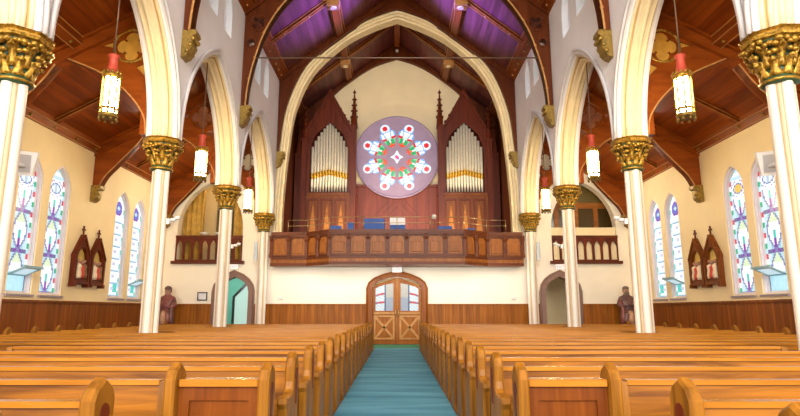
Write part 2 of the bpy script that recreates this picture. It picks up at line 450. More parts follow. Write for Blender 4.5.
# outer aisle walls with lancet pairs
WZ0, WZS, WZA, WHW = 1.78, 4.74, 5.47, .49
pairs = [(YC[i]+YC[i+1])/2 for i in range(4)]
WS = .18
wn = 0
for sd in (-1, 1):
    outer = [(Y0, 0), (YB+.4, 0), (YB+.4, ZA+.1), (Y0, ZA+.1)]
    holes = []
    for cy in pairs:
        for d in (-.65+WS, .65+WS): holes.append(arch(cy+d, WHW, WZS, WZA, 8)+[(cy+d-WHW, WZ0), (cy+d+WHW, WZ0)])
    struct('wall_'+SIDE[sd], MB().prism([outer]+holes, AX, AX+.5, YZ), M['cream'], side=sd)
    for pi, cy in enumerate(pairs):
        for d in (-.65+WS, .65+WS):
            wn += 1
            c = cy+d
            o = arch(c, WHW-.002, WZS, WZA-.003, 8)+[(c-WHW+.002, WZ0), (c+WHW-.002, WZ0)]
            i_ = arch(c, WHW-.07, WZS, WZA-.11, 8)+[(c-WHW+.07, WZ0+.06), (c+WHW-.07, WZ0+.06)]
            mb = MB().prism([o, i_], AX+.1, AX+.25, YZ)
            # outer casing moulding stepping out to the wall face
            i2 = arch(c, WHW-.04, WZS, WZA-.06, 8)+[(c-WHW+.04, WZ0+.02), (c+WHW-.04, WZ0+.02)]
            mb.prism([o, i2], AX+.03, AX+.1, YZ)
            f = struct('window_%d' % wn, mb, M['winpaint'], side=sd)
            lancet_glass(c, WHW-.06, WZ0+.05, WZS, WZA-.1, AX+.16, (vent_pattern if d < 0 else gold_pattern if sd > 0 else near_pattern) if pi < 3 else far_pattern, f, sd)
            MB().prism([(AX-.06, WZ0-.08), (AX+.1, WZ0-.08), (AX+.1, WZ0+.0), (AX-.06, WZ0-.03)], c-WHW-.05, c+WHW+.05, lambda u, v, w: (u, w, v)).build('sill', M['sill'], f, side=sd)
            for b in (.9, 1.75, 2.6): pass
    # steel hopper vents leaning into the room at the foot of two windows
    vents = [(pairs[2]-.65+WS, 'patterned window hiding behind the front %s column' % SIDE[sd]), (pairs[3]-.65*sd+WS, ('farthest' if sd < 0 else 'second farthest')+' window on the %s wall' % SIDE[sd])]
    for vc, txt in vents:
        t = thing('window_vent', 'steel vent tilted open in the '+txt, 'vent', (sd*(AX+.2), vc, 2.2))
        fr = MB(); y0, y1 = vc-.34, vc+.34
        A, B = (AX+.1, 2.24), (AX-.3, 2.42)   # hinge foot, leaning top edge
        def q(u, w, th):  # along the pane, thickness
            dx, dz = B[0]-A[0], B[1]-A[1]; L = math.hypot(dx, dz)
            return (A[0]+dx*u+th*dz/L, w, A[1]+dz*u-th*dx/L)
        fr.prism([[(0, y0), (1, y0), (1, y1), (0, y1)], [(.12, y0+.06), (.9, y0+.06), (.9, y1-.06), (.12, y1-.06)]], -.02, .02, q)
        fr.box(AX-.34, AX-.28, y0-.03, y1+.03, 2.4, 2.46)
        fo = fr.build('vent_frame', M['vent'], t, loc=None, side=sd); fo.location = (-t.location.x, -t.location.y, -t.location.z)
        pn = MB().prism([(.1, y0+.05), (.92, y0+.05), (.92, y1-.05), (.1, y1-.05)], -.006, .006, q).build('vent_pane', M['vent_glass'] if 'vent_glass' in M else M['clear'], t, side=sd)
        pn.location = fo.location

# aisle ceilings (lean-to)
for sd in (-1, 1):
    mb = MB().prism([(NO-.02, ZA+SA*(AX-NO)+.01), (AX+.5, ZA-SA*.5), (AX+.5, ZA-SA*.5+.2), (NO-.02, ZA+SA*(AX-NO)+.21)], Y0, YB+.4, XZ)
    struct('ceiling_'+SIDE[sd], mb, M['ceil'], side=sd)
    # longitudinal purlin, wall cornice and mid-bay ribs
    mb = MB()
    zc = lambda x: ZA+SA*(AX-x)
    def slab(x0, x1, d, y0, y1, mi=0): mb.prism([(x0, zc(x0)-d), (x1, zc(x1)-d), (x1, zc(x1)+.02), (x0, zc(x0)+.02)], y0, y1, XZ, mi)
    slab(7.42, 7.62, .16, Y0, YB); slab(7.36, 7.68, .05, Y0, YB)
    slab(5.66, 5.82, .14, Y0, YB)
    mb.prism([(AX, zc(AX)-.2), (AX-.1, zc(AX)-.2), (AX-.16, zc(AX)-.02), (AX-.2, zc(AX-.2)+.02), (AX, zc(AX)+.02)], Y0, YB, XZ)
    for cy in pairs:
        slab(5.7, AX-.02, .11, cy-.08, cy+.08); slab(5.7, AX-.02, .04, cy-.13, cy+.13)
    for yy in [YC[1]+.35*i for i in range(45)]:
        if yy < YB-.1 and int((yy-YC[1])/.35+.5) % 3 == 0: mb.ball((AX-.15, yy, zc(AX)-.13), .045, 1, 6)
    for yy in [YC[1]+.9*i for i in range(18)]: mb.ball((7.52, yy, zc(7.52)-.17), .04, 1, 6)
    for x, d in ((7.36, .05), (7.68, .05), (7.42, .16), (7.62, .16)): mb.tube([(x, Y0, zc(x)-d), (x, YB, zc(x)-d)], .014, 5, 2)
    mb.tube([(AX-.17, Y0, zc(AX)-.02), (AX-.17, YB, zc(AX)-.02)], .016, 5, 2); mb.tube([(AX-.1, Y0, zc(AX)-.2), (AX-.1, YB, zc(AX)-.2)], .014, 5, 2)
    for cy in pairs:
        for e, d in ((.13, .04), (-.13, .04), (-.08, .11)): mb.tube([(5.75, cy+e, zc(5.75)-d), (AX-.1, cy+e, zc(AX-.1)-d)], .013, 5, 2)
    struct('trim_%d' % (11 if sd < 0 else 12), mb, [M['beamy'], M['goldd'], M['tip']], side=sd)
    # outer wall wainscot with cap rail
    struct('trim_%d' % (13 if sd < 0 else 14), MB().box(AX-.05, AX, Y0, YB, 0, 1.56).box(AX-.07, AX, Y0, YB, 0, .16).box(AX-.1, AX, Y0, YB, 1.56, 1.62), M['wains'], side=sd)

# nave roof
mb = MB()
for sd in (-1, 1):
    mb.prism([(0, ZRIDGE), (sd*(NO+.1), ZRIDGE-SL*(NO+.1)), (sd*(NO+.1), ZRIDGE-SL*(NO+.1)+.25), (0, ZRIDGE+.25)], Y0, YR+.4, XZ)
struct('ceiling', mb, M['ceiln'])
mb = MB()
zn = lambda x: ZRIDGE-SL*abs(x)
for sd in (-1, 1):
    def slab2(x0, x1, d, y0, y1, mi=0):
        mb.prism([(sd*x0, zn(x0)-d), (sd*x1, zn(x1)-d), (sd*x1, zn(x1)+.02), (sd*x0, zn(x0)+.02)], y0, y1, XZ, mi)
    slab2(2.35, 2.6, .2, Y0, YR); slab2(2.28, 2.67, .06, Y0, YR)
    slab2(NI-.28, NI, .22, Y0, YR); slab2(NI-.36, NI, .08, Y0, YR)
    for cy in pairs[1:]+[25.0]:
        slab2(.05, NI, .16, cy-.09, cy+.09); slab2(.05, NI, .05, cy-.15, cy+.15)
        for x in (1.2, 3.4, 4.3): mb.ball((sd*x, cy, zn(x)-.17), .045, 1, 6)
    for cy in pairs[1:]+[25.0]:
        for e, d in ((-.09, .16), (.09, .16), (-.15, .05)): mb.tube([(sd*.2, cy+e, zn(.2)-d), (sd*(NI-.3), cy+e, zn(NI-.3)-d)], .014, 5, 1)
    for x, d in ((2.28, .06), (2.67, .06), (2.35, .2), (NI-.36, .08)): mb.tube([(sd*x, Y0, zn(x)-d), (sd*x, YR, zn(x)-d)], .014, 5, 1)
    for yy in [9+.55*i for i in range(33)]: mb.ball((sd*(NI-.16), yy, zn(NI-.16)-.24), .04, 1, 6)
mb.box(-.14, .14, Y0, YR, ZRIDGE-.35, ZRIDGE)
struct('trim_15', mb, [M['beamy'], M['tip']])

# back wall with the great arch, gallery-side openings and doors
gi = spline([(4.86, 3.3), (4.86, 5.3), (4.81, 6.6), (4.7, 8.1), (4.46, 9.9), (3.74, 11.65), (2.42, 13.02), (1.2, 13.75), (0, 14.22)], 5)
big_in = symm(gi)
tudor = lambda cx, a, zs, za: [(cx+a, zs), (cx+a*.93, zs+(za-zs)*.32), (cx+a*.75, zs+(za-zs)*.58), (cx+a*.45, zs+(za-zs)*.8), (cx, za), (cx-a*.45, zs+(za-zs)*.8), (cx-a*.75, zs+(za-zs)*.58), (cx-a*.93, zs+(za-zs)*.32), (cx-a, zs)]
def doorhole(cx, a, zs, za): return [(cx+a, 0.0)]+tudor(cx, a, zs, za)+[(cx-a, 0.0)]
SX, SHW = 7.8, 1.36
def sideopen(sd): return arch(sd*SX, SHW, 4.75, 6.72, 10)+[(sd*SX-SHW, 3.3), (sd*SX+SHW, 3.3)]
DX, DHW = 6.68, .68
def side_door(sd): return [(sd*DX+DHW, .002)]+tudor(sd*DX, DHW, 2.1, 2.8)+[(sd*DX-DHW, .002)]
MDH = 1.09
main_door = [(MDH, .002)]+tudor(0, MDH, 2.2, 2.7)+[(-MDH, .002)]
# outline follows roof; door openings cut as notches from the floor
def notch(loop): return [(p[0], 0.0 if i in (0, len(loop)-1) else p[1]) for i, p in enumerate(loop)]
outline = [(-AX, 0)] + list(reversed(notch(side_door(-1)))) + list(reversed(notch(main_door))) + list(reversed(notch(side_door(1)))) + [(AX, 0), (AX, ZA), (NO, ZA+SA*(AX-NO)), (NO, ZE+.2), (NI+.02, ZE+.05), (0, ZRIDGE+.02), (-NI-.02, ZE+.05), (-NO, ZE+.2), (-NO, ZA+SA*(AX-NO)), (-AX, ZA)]
struct('wall_back', MB().prism([outline, big_in, sideopen(-1), sideopen(1)], YB, YB+.4, XZ), M['wallback'])
# great arch moulding
mb = MB()
m0 = [(x, z) for x, z in gi if z >= 3.3]
r0 = offset(m0, -.0); r1 = offset(m0, -.18); r2 = offset(m0, -.34); r3 = offset(m0, -.46)
def clampx(pl): pl = list(pl); pl[-1] = (0, pl[-1][1]); return [(max(0, x), z) for x, z in pl]
R = [symm(clampx(offset(m0, -d))) for d in (-.02, .1, .2, .27)]
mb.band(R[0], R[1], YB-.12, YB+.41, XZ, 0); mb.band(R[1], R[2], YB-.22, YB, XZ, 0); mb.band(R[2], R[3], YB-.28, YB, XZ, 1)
for pl, y, r in ((R[0], YB-.12, .05), (R[1], YB-.21, .06), (R[2], YB-.28, .05)):
    mb.tube([(x, y, z) for x, z in pl], r, 6, 0)
struct('trim_16', mb, [paint('great_arch_cream', '#fae6b4', .5), paint('great_arch_deep_cream', '#ecd294', .5)])  # outer ring in a deeper cream

# back wall wainscot (pieces between doors) and rails
def wain(x0, x1, mb): mb.box(x0, x1, YB-.05, YB, 0, 1.56).box(x0, x1, YB-.07, YB, 0, .16).box(x0, x1, YB-.09, YB, 1.56, 1.62)
mb = MB()
for a, b in ((-AX, -DX-DHW-.17), (-DX+DHW+.17, -MDH-.16), (MDH+.16, DX-DHW-.17), (DX+DHW+.17, AX)): wain(a, b, mb)
struct('trim_17', mb, M['wainsx'])

# doors -----------------------------------------------------------------------
def door_frame(cx, a, zs, za, w, mat, name, y0=YB-.1, y1=YB+.3, roll=True):
    i_ = [(cx+a, 0)]+tudor(cx, a, zs, za)+[(cx-a, 0)]
    o = [(cx+a+w, 0)]+tudor(cx, a+w, zs, za+w)+[(cx-a-w, 0)]
    mb = MB().band(i_, o, y0, YB-.001, XZ)
    ii = [(cx+a-.08, 0)]+tudor(cx, a-.08, zs, za-.08)+[(cx-a+.08, 0)]
    mb.band(ii, i_, YB-.05, y1, XZ)
    mb.tube([(p[0], y0, p[1]) for p in o], .045, 6)
    return struct(name, mb, mat)
dfr = door_frame(0, MDH, 2.25, 2.8, .13, M['doorf'], 'door_1')
def color_quad_grid(x0, x1, z0, top, y, fn, parent, name, n=12):
    vs, fs, cs = [], [], []
    m = 24
    for i in range(n):
        for j in range(m):
            xa, xb = x0+(x1-x0)*i/n, x0+(x1-x0)*(i+1)/n
            qa = [z0+(top(xa)-z0)*j/m, z0+(top(xb)-z0)*j/m, z0+(top(xb)-z0)*(j+1)/m, z0+(top(xa)-z0)*(j+1)/m]
            b = len(vs); vs += [(xa, y, qa[0]), (xb, y, qa[1]), (xb, y, qa[2]), (xa, y, qa[3])]
            fs.append((b, b+1, b+2, b+3)); cs.append(fn((i+.5)/n, (j+.5)/m))
    me = bpy.data.meshes.new(name); me.from_pydata(vs, [], fs)
    ca = me.color_attributes.new('Col', 'FLOAT_COLOR', 'CORNER')
    for pi, c in enumerate(cs):
        for k in range(4): ca.data[pi*4+k].color = c
    me.materials.append(M['doorglass']); ob = bpy.data.objects.new(name, me); COL.objects.link(ob); ob.parent = parent
    return ob
def ttop(x, a, zs, za):
    t = [p for p in tudor(0, a, zs, za) if p[0] >= -1e-6]; x = abs(x)
    for (xa, z_a), (xb, z_b) in zip(t, t[1:]):
        if xb <= x <= xa: return z_a+(z_b-z_a)*(xa-x)/max(1e-6, xa-xb)
    return zs
for sd in (-1, 1):
    a = MDH-.09
    leaf = [(sd*.008, .03), (sd*a, .03)] + [(sd*x, z) for x, z in [(a, 2.2)]+[(x, ttop(x, a, 2.2, 2.62)) for x in (a*.93, a*.75, a*.45)]] + [(sd*.008, 2.7)]
    g0, g1 = .15, .88
    hole = [(sd*g0, 1.34), (sd*g1, 1.34)] + [(sd*x, ttop(x, a, 2.2, 2.62)-.13) for x in (g1, .76, .45, g0)]
    d = MB().prism([leaf, hole], YB+.06, YB+.13, XZ).build('door_leaf', M['door'], dfr)
    def pat(u, v, sd=sd):
        e = u if sd < 0 else 1-u
        if e > .62: return lin('#a8b4c4') if v < .5 else lin('#c8c4b8')
        if .54 < e <= .62: return lin('#4a6088')
        if abs(v-.33) < .04 or abs(v-.68) < .04: return REDC if .12 < e < .5 else lin('#6a78b0')
        return (CW if (int(v*24)+int(u*12)) % 3 else CB)
    color_quad_grid(min(sd*g0, sd*g1), max(sd*g0, sd*g1), 1.34, lambda x: ttop(x, a, 2.2, 2.62)-.13, YB+.1, pat, d, 'glazing')
    tr = MB()
    # lower panel: frame, saltire boards, ledge below glass
    c0, c1, z0, z1 = .1, .94, .2, 1.16
    tr.prism([[(sd*c0, z0), (sd*c1, z0), (sd*c1, z1), (sd*c0, z1)], [(sd*(c0+.07), z0+.07), (sd*(c1-.07), z0+.07), (sd*(c1-.07), z1-.07), (sd*(c0+.07), z1-.07)]], YB+.03, YB+.06, XZ)
    for (p, q) in (((c0+.05, z0+.05), (c1-.05, z1-.05)), ((c0+.05, z1-.05), (c1-.05, z0+.05))):
        dx, dz = q[0]-p[0], q[1]-p[1]; L = math.hypot(dx, dz); nx, nz = -dz/L*.045, dx/L*.045
        tr.prism([(sd*(p[0]+nx), p[1]+nz), (sd*(q[0]+nx), q[1]+nz), (sd*(q[0]-nx), q[1]-nz), (sd*(p[0]-nx), p[1]-nz)], YB+.035, YB+.06, XZ)
    tr.build('door_panel', M['tip'], d)
    MB().box(min(sd*.1, sd*.94), max(sd*.1, sd*.94), YB+.0, YB+.06, 1.2, 1.29).build('glazing_ledge', M['tip'], d)
    MB().tube([(sd*.06, YB+.0, 1.1), (sd*.06, YB-.04, 1.12), (sd*.06, YB-.04, 1.35), (sd*.06, YB+.0, 1.37)], .014, 6).add([], []).build('door_handle', M['brass'], d)

def side_doorway(sd, n, name):
    fr = door_frame(sd*DX, DHW, 2.1, 2.8, .16, M['mauve'], name, YB-.08, YB+.39)
    return fr
side_doorway(-1, 2, 'door_2'); side_doorway(1, 3, 'door_3')
# vestibules behind the doors (walls, ceiling) so that the openings lead somewhere
def vestibule(x0, x1, name, mat, y1=26.2, h=3.05):
    y0 = YB+.4; mb = MB()
    mb.box(x0-.1, x0, y0, y1, 0, h).box(x1, x1+.1, y0, y1, 0, h).box(x0-.1, x1+.1, y1, y1+.1, 0, h).box(x0-.1, x1+.1, y0, y1+.1, h, h+.1)
    return struct(name, mb, mat)
vestibule(-9.6, -5.2, 'wall_vestibule_left', M['teal']); vestibule(5.2, 9.6, 'wall_vestibule_right', M['cream']); vestibule(-4.4, 4.4, 'wall_porch', M['cream'])
# inner door seen through the left doorway
t = struct('door_4', MB().prism([[(-7.6, 0), (-6.2, 0), (-6.2, 2.0), (-6.9, 2.75), (-7.6, 2.0)], [(-7.5, .08), (-6.3, .08), (-6.3, 1.96), (-6.9, 2.6), (-7.5, 1.96)]], 26.02, 26.19, XZ), M['black'])
MB().prism([(-7.5, .08), (-6.3, .08), (-6.3, 1.96), (-6.9, 2.6), (-7.5, 1.96)], 26.1, 26.14, XZ).build('door_leaf', emit('lit_frosted_door', '#cfe8dc', .42, '#80a098'), t)

# side balconies over the doors: floor, rear wall, rail with lancet tracery
for sd in (-1, 1):
    y0, y1 = YB+.4, 25.6
    mb = MB()
    mb.box(sd*SX-2.0, sd*SX-1.9, y0, y1, 3.15, 7.2).box(sd*SX+1.9, sd*SX+2.0, y0, y1, 3.15, 7.2).box(sd*SX-2, sd*SX+2, y1, y1+.1, 3.15, 7.2).box(sd*SX-2, sd*SX+2, y0, y1+.1, 7.2, 7.3)
    struct('wall_loft_'+SIDE[sd], mb, M['cream'])
    struct('floor_loft_'+SIDE[sd], MB().box(sd*SX-2, sd*SX+2, y0, y1, 3.2, 3.3), M['floor'])
    t = thing('balcony_railing', 'dark wood railing of pointed openings in the arch above the %s side door' % SIDE[sd], 'railing', (sd*SX, YB-.06, 3.3))
    L0 = (sd*SX, YB-.06, 3.3)
    W = SHW+.02 if sd < 0 else SHW
    z0, z1 = 3.3, 4.42
    MB().box(sd*SX-W-.0, sd*SX+W, YB-.09, YB+.05, z1-.1, z1).build('top_rail', M['gal'], t, L0).location = (0, 0, 0)
    MB().box(sd*SX-W-.12, sd*SX+W+.12, YB-.16, YB-.002, z0-.06, z0+.06).build('bottom_rail', M['gal'], t, L0).location = (0, 0, 0)
    n = 8; bw = 2*W/n
    holes = []
    for i in range(n):
        c = sd*SX-W+bw*(i+.5)
        holes.append(arch(c, bw*.36, z0+.62, z0+.93, 5)+[(c-bw*.36, z0+.12), (c+bw*.36, z0+.12)])
    MB().prism([[(sd*SX-W, z0+.06), (sd*SX+W, z0+.06), (sd*SX+W, z1-.1), (sd*SX-W, z1-.1)]]+holes, YB-.05, YB+.0, XZ).build('tracery', M['case'], t, L0).location = (0, 0, 0)
# left balcony: golden curtains, right: plastered parapet and glazed wooden screen
def curtain(x0, x1, y, z0, z1, lab, amp=.06):
    n = int((x1-x0)/.03); vs = []; 
    for i in range(n+1):
        x = x0+(x1-x0)*i/n; yy = y+amp*sin(i*.9)+.02*sin(i*2.3)
        vs += [(x, yy, z0), (x, yy, z1)]
    fs = [(2*i, 2*i+2, 2*i+3, 2*i+1) for i in range(n)]
    mb = MB().add(vs, fs, 0, True)
    o = mb.build('curtain', M['curtain'])
    so = o.modifiers.new('s', 'SOLIDIFY'); so.thickness = .012
    tag(o, lab, 'curtain')
curtain(-9.2, -8.35, 23.75, 3.32, 7.1, 'golden curtain hanging at the left side of the left balcony arch')
curtain(-7.05, -6.3, 23.75, 3.32, 7.1, 'golden curtain hanging at the right side of the left balcony arch')
o = MB().box(-8.3, -7.1, 25.3, 25.58, 3.32, 6.4).box(-8.2, -7.75, 25.27, 25.3, 3.5, 6.2).box(-7.65, -7.2, 25.27, 25.3, 3.5, 6.2).build('cupboard', paint('olive_cupboard', '#5c4e22', .6)); tag(o, 'tall olive brown cupboard between the curtains in the left balcony', 'cupboard')
def bowl(x, lab):
    o = MB().lathe([(.02, 0), (.06, .01), (.19, .1), (.2, .12), (.17, .11), (.05, .03)], (x, YB-.02, 4.42), 14).build('bowl', M['white']); tag(o, lab, 'bowl')
bowl(-8.02, 'left white bowl on the left balcony railing'); bowl(-7.42, 'right white bowl on the left balcony railing, by the column')
o = MB().box(SX-SHW+.01, SX+SHW-.01, YB+.12, YB+.34, 3.301, 4.78).build('trim_18', M['cream']); o['kind'] = 'structure'
t = thing('glazed_screen', 'brown wooden framed screen with dark panes inside the right balcony arch', 'screen', (SX, 24.0, 3.3)); L0 = (SX, 24.0, 3.3)
holes = [[(SX-1.7+.1+i*.86, 4.9), (SX-1.7+.76+i*.86, 4.9), (SX-1.7+.76+i*.86, 5.75), (SX-1.7+.1+i*.86, 5.75)] for i in range(4)]
MB().prism([[(SX-1.75, 3.32), (SX+1.75, 3.32), (SX+1.75, 6.0), (SX-1.75, 6.0)]]+holes, 23.96, 24.06, XZ).build('screen_frame', M['shelf'], t, L0).location = (0, 0, 0)
for i in range(4):
    MB().box(SX-1.7+.1+i*.86, SX-1.7+.76+i*.86, 24.0, 24.02, 4.9, 5.75).build('pane', paint('dark_pane', '#4a3818', .25), t, L0).location = (0, 0, 0)
o = MB().box(SX-1.75, SX+1.75, 23.98, 24.04, 6.002, 7.18).build('wall_board', paint('olive_boards', '#6a5a28', .6)); tag(o, 'olive boarding above the framed screen in the right balcony arch', 'boarding')

# organ loft shell
mb = MB()
mb.box(-NI-.3, -NI, YB+.4, YR, 3.3, ZE+.1).box(NI, NI+.3, YB+.4, YR, 3.3, ZE+.1)
struct('wall_loft_sides', mb, M['dark'])
struct('wall_loft_back', MB().prism([(-NI-.3, 0), (NI+.3, 0), (NI+.3, ZE-.15), (0, ZRIDGE), (-NI-.3, ZE-.15)], YR, YR+.3, XZ), M['cream'])
struct('floor_gallery', MB().prism([(-NI, YB), (NI, YB), (NI, YR), (-NI, YR)], 3.12, 3.3, XY), M['gal'])
# boarding over the pointed cream field, and diagonal wood panelling below
fl = symm(spline([(4.75, 8.6), (4.3, 10.9), (3.3, 12.35), (2.2, 13.3), (1.1, 14.0), (0, 14.38)], 5))
mb = MB().prism([(NI, 8.6)]+[(NI, ZE-.1), (0, ZRIDGE-.02), (-NI, ZE-.1), (-NI, 8.6)]+list(reversed(fl)), YR-.22, YR-.01, XZ)
mb.ball((0, YR-.24, 14.8), .09, 1)
struct('trim_19', mb, [M['dark'], M['white']])
mb = MB(); mb.box(-NI, NI, YR-.12, YR-.01, 3.3, 7.45).box(-NI, NI, YR-.2, YR-.01, 7.45, 7.6)
for i in range(-9, 10):   # diagonal boards meeting on the centre line
    x = i*.42
    for s in (-1, 1):
        pts = [(s*abs(x), 3.4)]
        a0 = .42*abs(i)
    z = 3.5+.42*(i+9)*.5
for k in range(14):
    z = 3.2+.36*k
    for s in (-1, 1):
        x1 = 1.9; zz = z-1.9
        p = [(0, z), (s*1.9, z-1.9), (s*1.9, z-1.9+.04), (0, z+.04)]
        p = [(x, min(max(zc_, 3.35), 7.42)) for x, zc_ in p]
        if 3.4 < z < 7.4 and zz > 3.35: mb.prism(p, YR-.15, YR-.12, XZ)
        elif 3.4 < z < 7.4:
            xe = z-3.35; mb.prism([(0, z), (s*xe, 3.35), (s*xe, 3.39), (0, z+.04)], YR-.15, YR-.12, XZ)
struct('trim_20', mb, wood('loft_panelling', '#6a2c20', '#8c4432', 2, .35, 7, plank=.2, pax=0))

# ------------------------------------------------------------------ rose window
ROT = []
t = thing('rose_window', 'round rose window of eight red, green and white glass petals above the gallery', 'window', (0, YR-.12, 9.0))
L0 = (0, YR-.12, 9.0)
def sh(pts, ang, r):  # local petal frame: u across, v outward
    ca, sa = cos(ang), sin(ang)
    return [(u*sa+(v)*ca, 9.0-u*ca+(v)*sa) for u, v in pts]
PR = [(-.15, .62), (-.23, .8), (-.33, 1.0), (-.42, 1.2), (-.39, 1.36), (-.27, 1.47), (-.26, 1.62), (-.18, 1.77)]
petal = spline([(0, .55)]+PR+[(0, 1.84)]+[(-x, z) for x, z in reversed(PR)]+[(0, .55)], 4)[:-1]
cen = spline([(.36, 0), (.13, .13), (0, .36), (-.13, .13), (-.36, 0), (-.13, -.13), (0, -.36), (.13, -.13), (.36, 0)], 3)[:-1]
holes = [sh(petal, PI/8+PI/4*k, 0) for k in range(8)]
mb = MB().prism([circle(0, 9.0, 2.14, 64)]+holes+[[(x, 9.0+z) for x, z in cen]], YR-.31, YR-.21, XZ)
mb.tube([(2.1*cos(2*PI*i/48), YR-.31, 9.0+2.1*sin(2*PI*i/48)) for i in range(48)], .06, 6, 0, True)
mb.build('stone_tracery', M['stone'], t, L0).location = (0, 0, 0)
def petal_col(u, v):
    d = math.hypot(u, v-1.62)
    if d < .13: return lin('#d8202c')
    if d < .2: return lin('#f0f8ff')
    if v > 1.44: return lin('#70a8ff') if d > .25 else lin('#d8ecff')
    if v < .72: return lin('#f04a20')
    if v < 1.02: return lin('#f4684a') if abs(u) < .05 and v < .86 else CW if abs(u) < .03 else lin('#1fa860') if abs(u) < .19 else lin('#74d8a4')
    if v < 1.13: return lin('#d81c38') if abs(u) > .13 else lin('#bfeedd')
    if abs(u) > .33 or v > 1.4: return lin('#7cb4ff')
    if abs(abs(u)-.14-.25*(v-1.13)) < .025 or abs(u) < .02: return lin('#86a4d4')
    return lin('#f2faff')
vs, fs, cs = [], [], []
def inside(p, poly):
    c = False; n = len(poly)
    for i in range(n):
        (xa, ya), (xb, yb) = poly[i], poly[i-1]
        if (ya > p[1]) != (yb > p[1]) and p[0] < (xb-xa)*(p[1]-ya)/(yb-ya)+xa: c = not c
    return c
big = [(u*1.06, 1.2+(v-1.2)*1.05) for u, v in petal]
ST = .04
for k in range(8):
    ang = PI/8+PI/4*k
    for i in range(-14, 14):
        for j in range(14, 48):
            u, v = (i+.5)*ST, (j+.5)*ST
            if not inside((u, v), big) or abs(u) > v*.43: continue
            q = sh([(u-ST/2, v-ST/2), (u+ST/2, v-ST/2), (u+ST/2, v+ST/2), (u-ST/2, v+ST/2)], ang, 0)
            b = len(vs); vs += [(x, YR-.235, z) for x, z in q]; fs.append((b, b+1, b+2, b+3)); cs.append(petal_col(u, v))
for i in range(-9, 9):
    for j in range(-9, 9):
        u, v = (i+.5)*.04, (j+.5)*.04
        if abs(u)+abs(v) > .42: continue
        b = len(vs); vs += [(u-.02, YR-.235, 8.98+v), (u+.02, YR-.235, 8.98+v), (u+.02, YR-.235, 9.02+v), (u-.02, YR-.235, 9.02+v)]; fs.append((b, b+1, b+2, b+3))
        d = math.hypot(u, v); cs.append(lin('#e8407c') if d < .09 else lin('#3a78d0') if (u > 0) != (v > 0) and d < .14 else CW)
me = bpy.data.meshes.new('rose_glass'); me.from_pydata([(x, y-L0[1], z-L0[2]) for x, y, z in vs], [], fs)
ca = me.color_attributes.new('Col', 'FLOAT_COLOR', 'CORNER')
for pi, c in enumerate(cs):
    for k in range(4): ca.data[pi*4+k].color = c
me.materials.append(M['roseglass']); ob = bpy.data.objects.new('rose_glass', me); COL.objects.link(ob); ob.parent = t

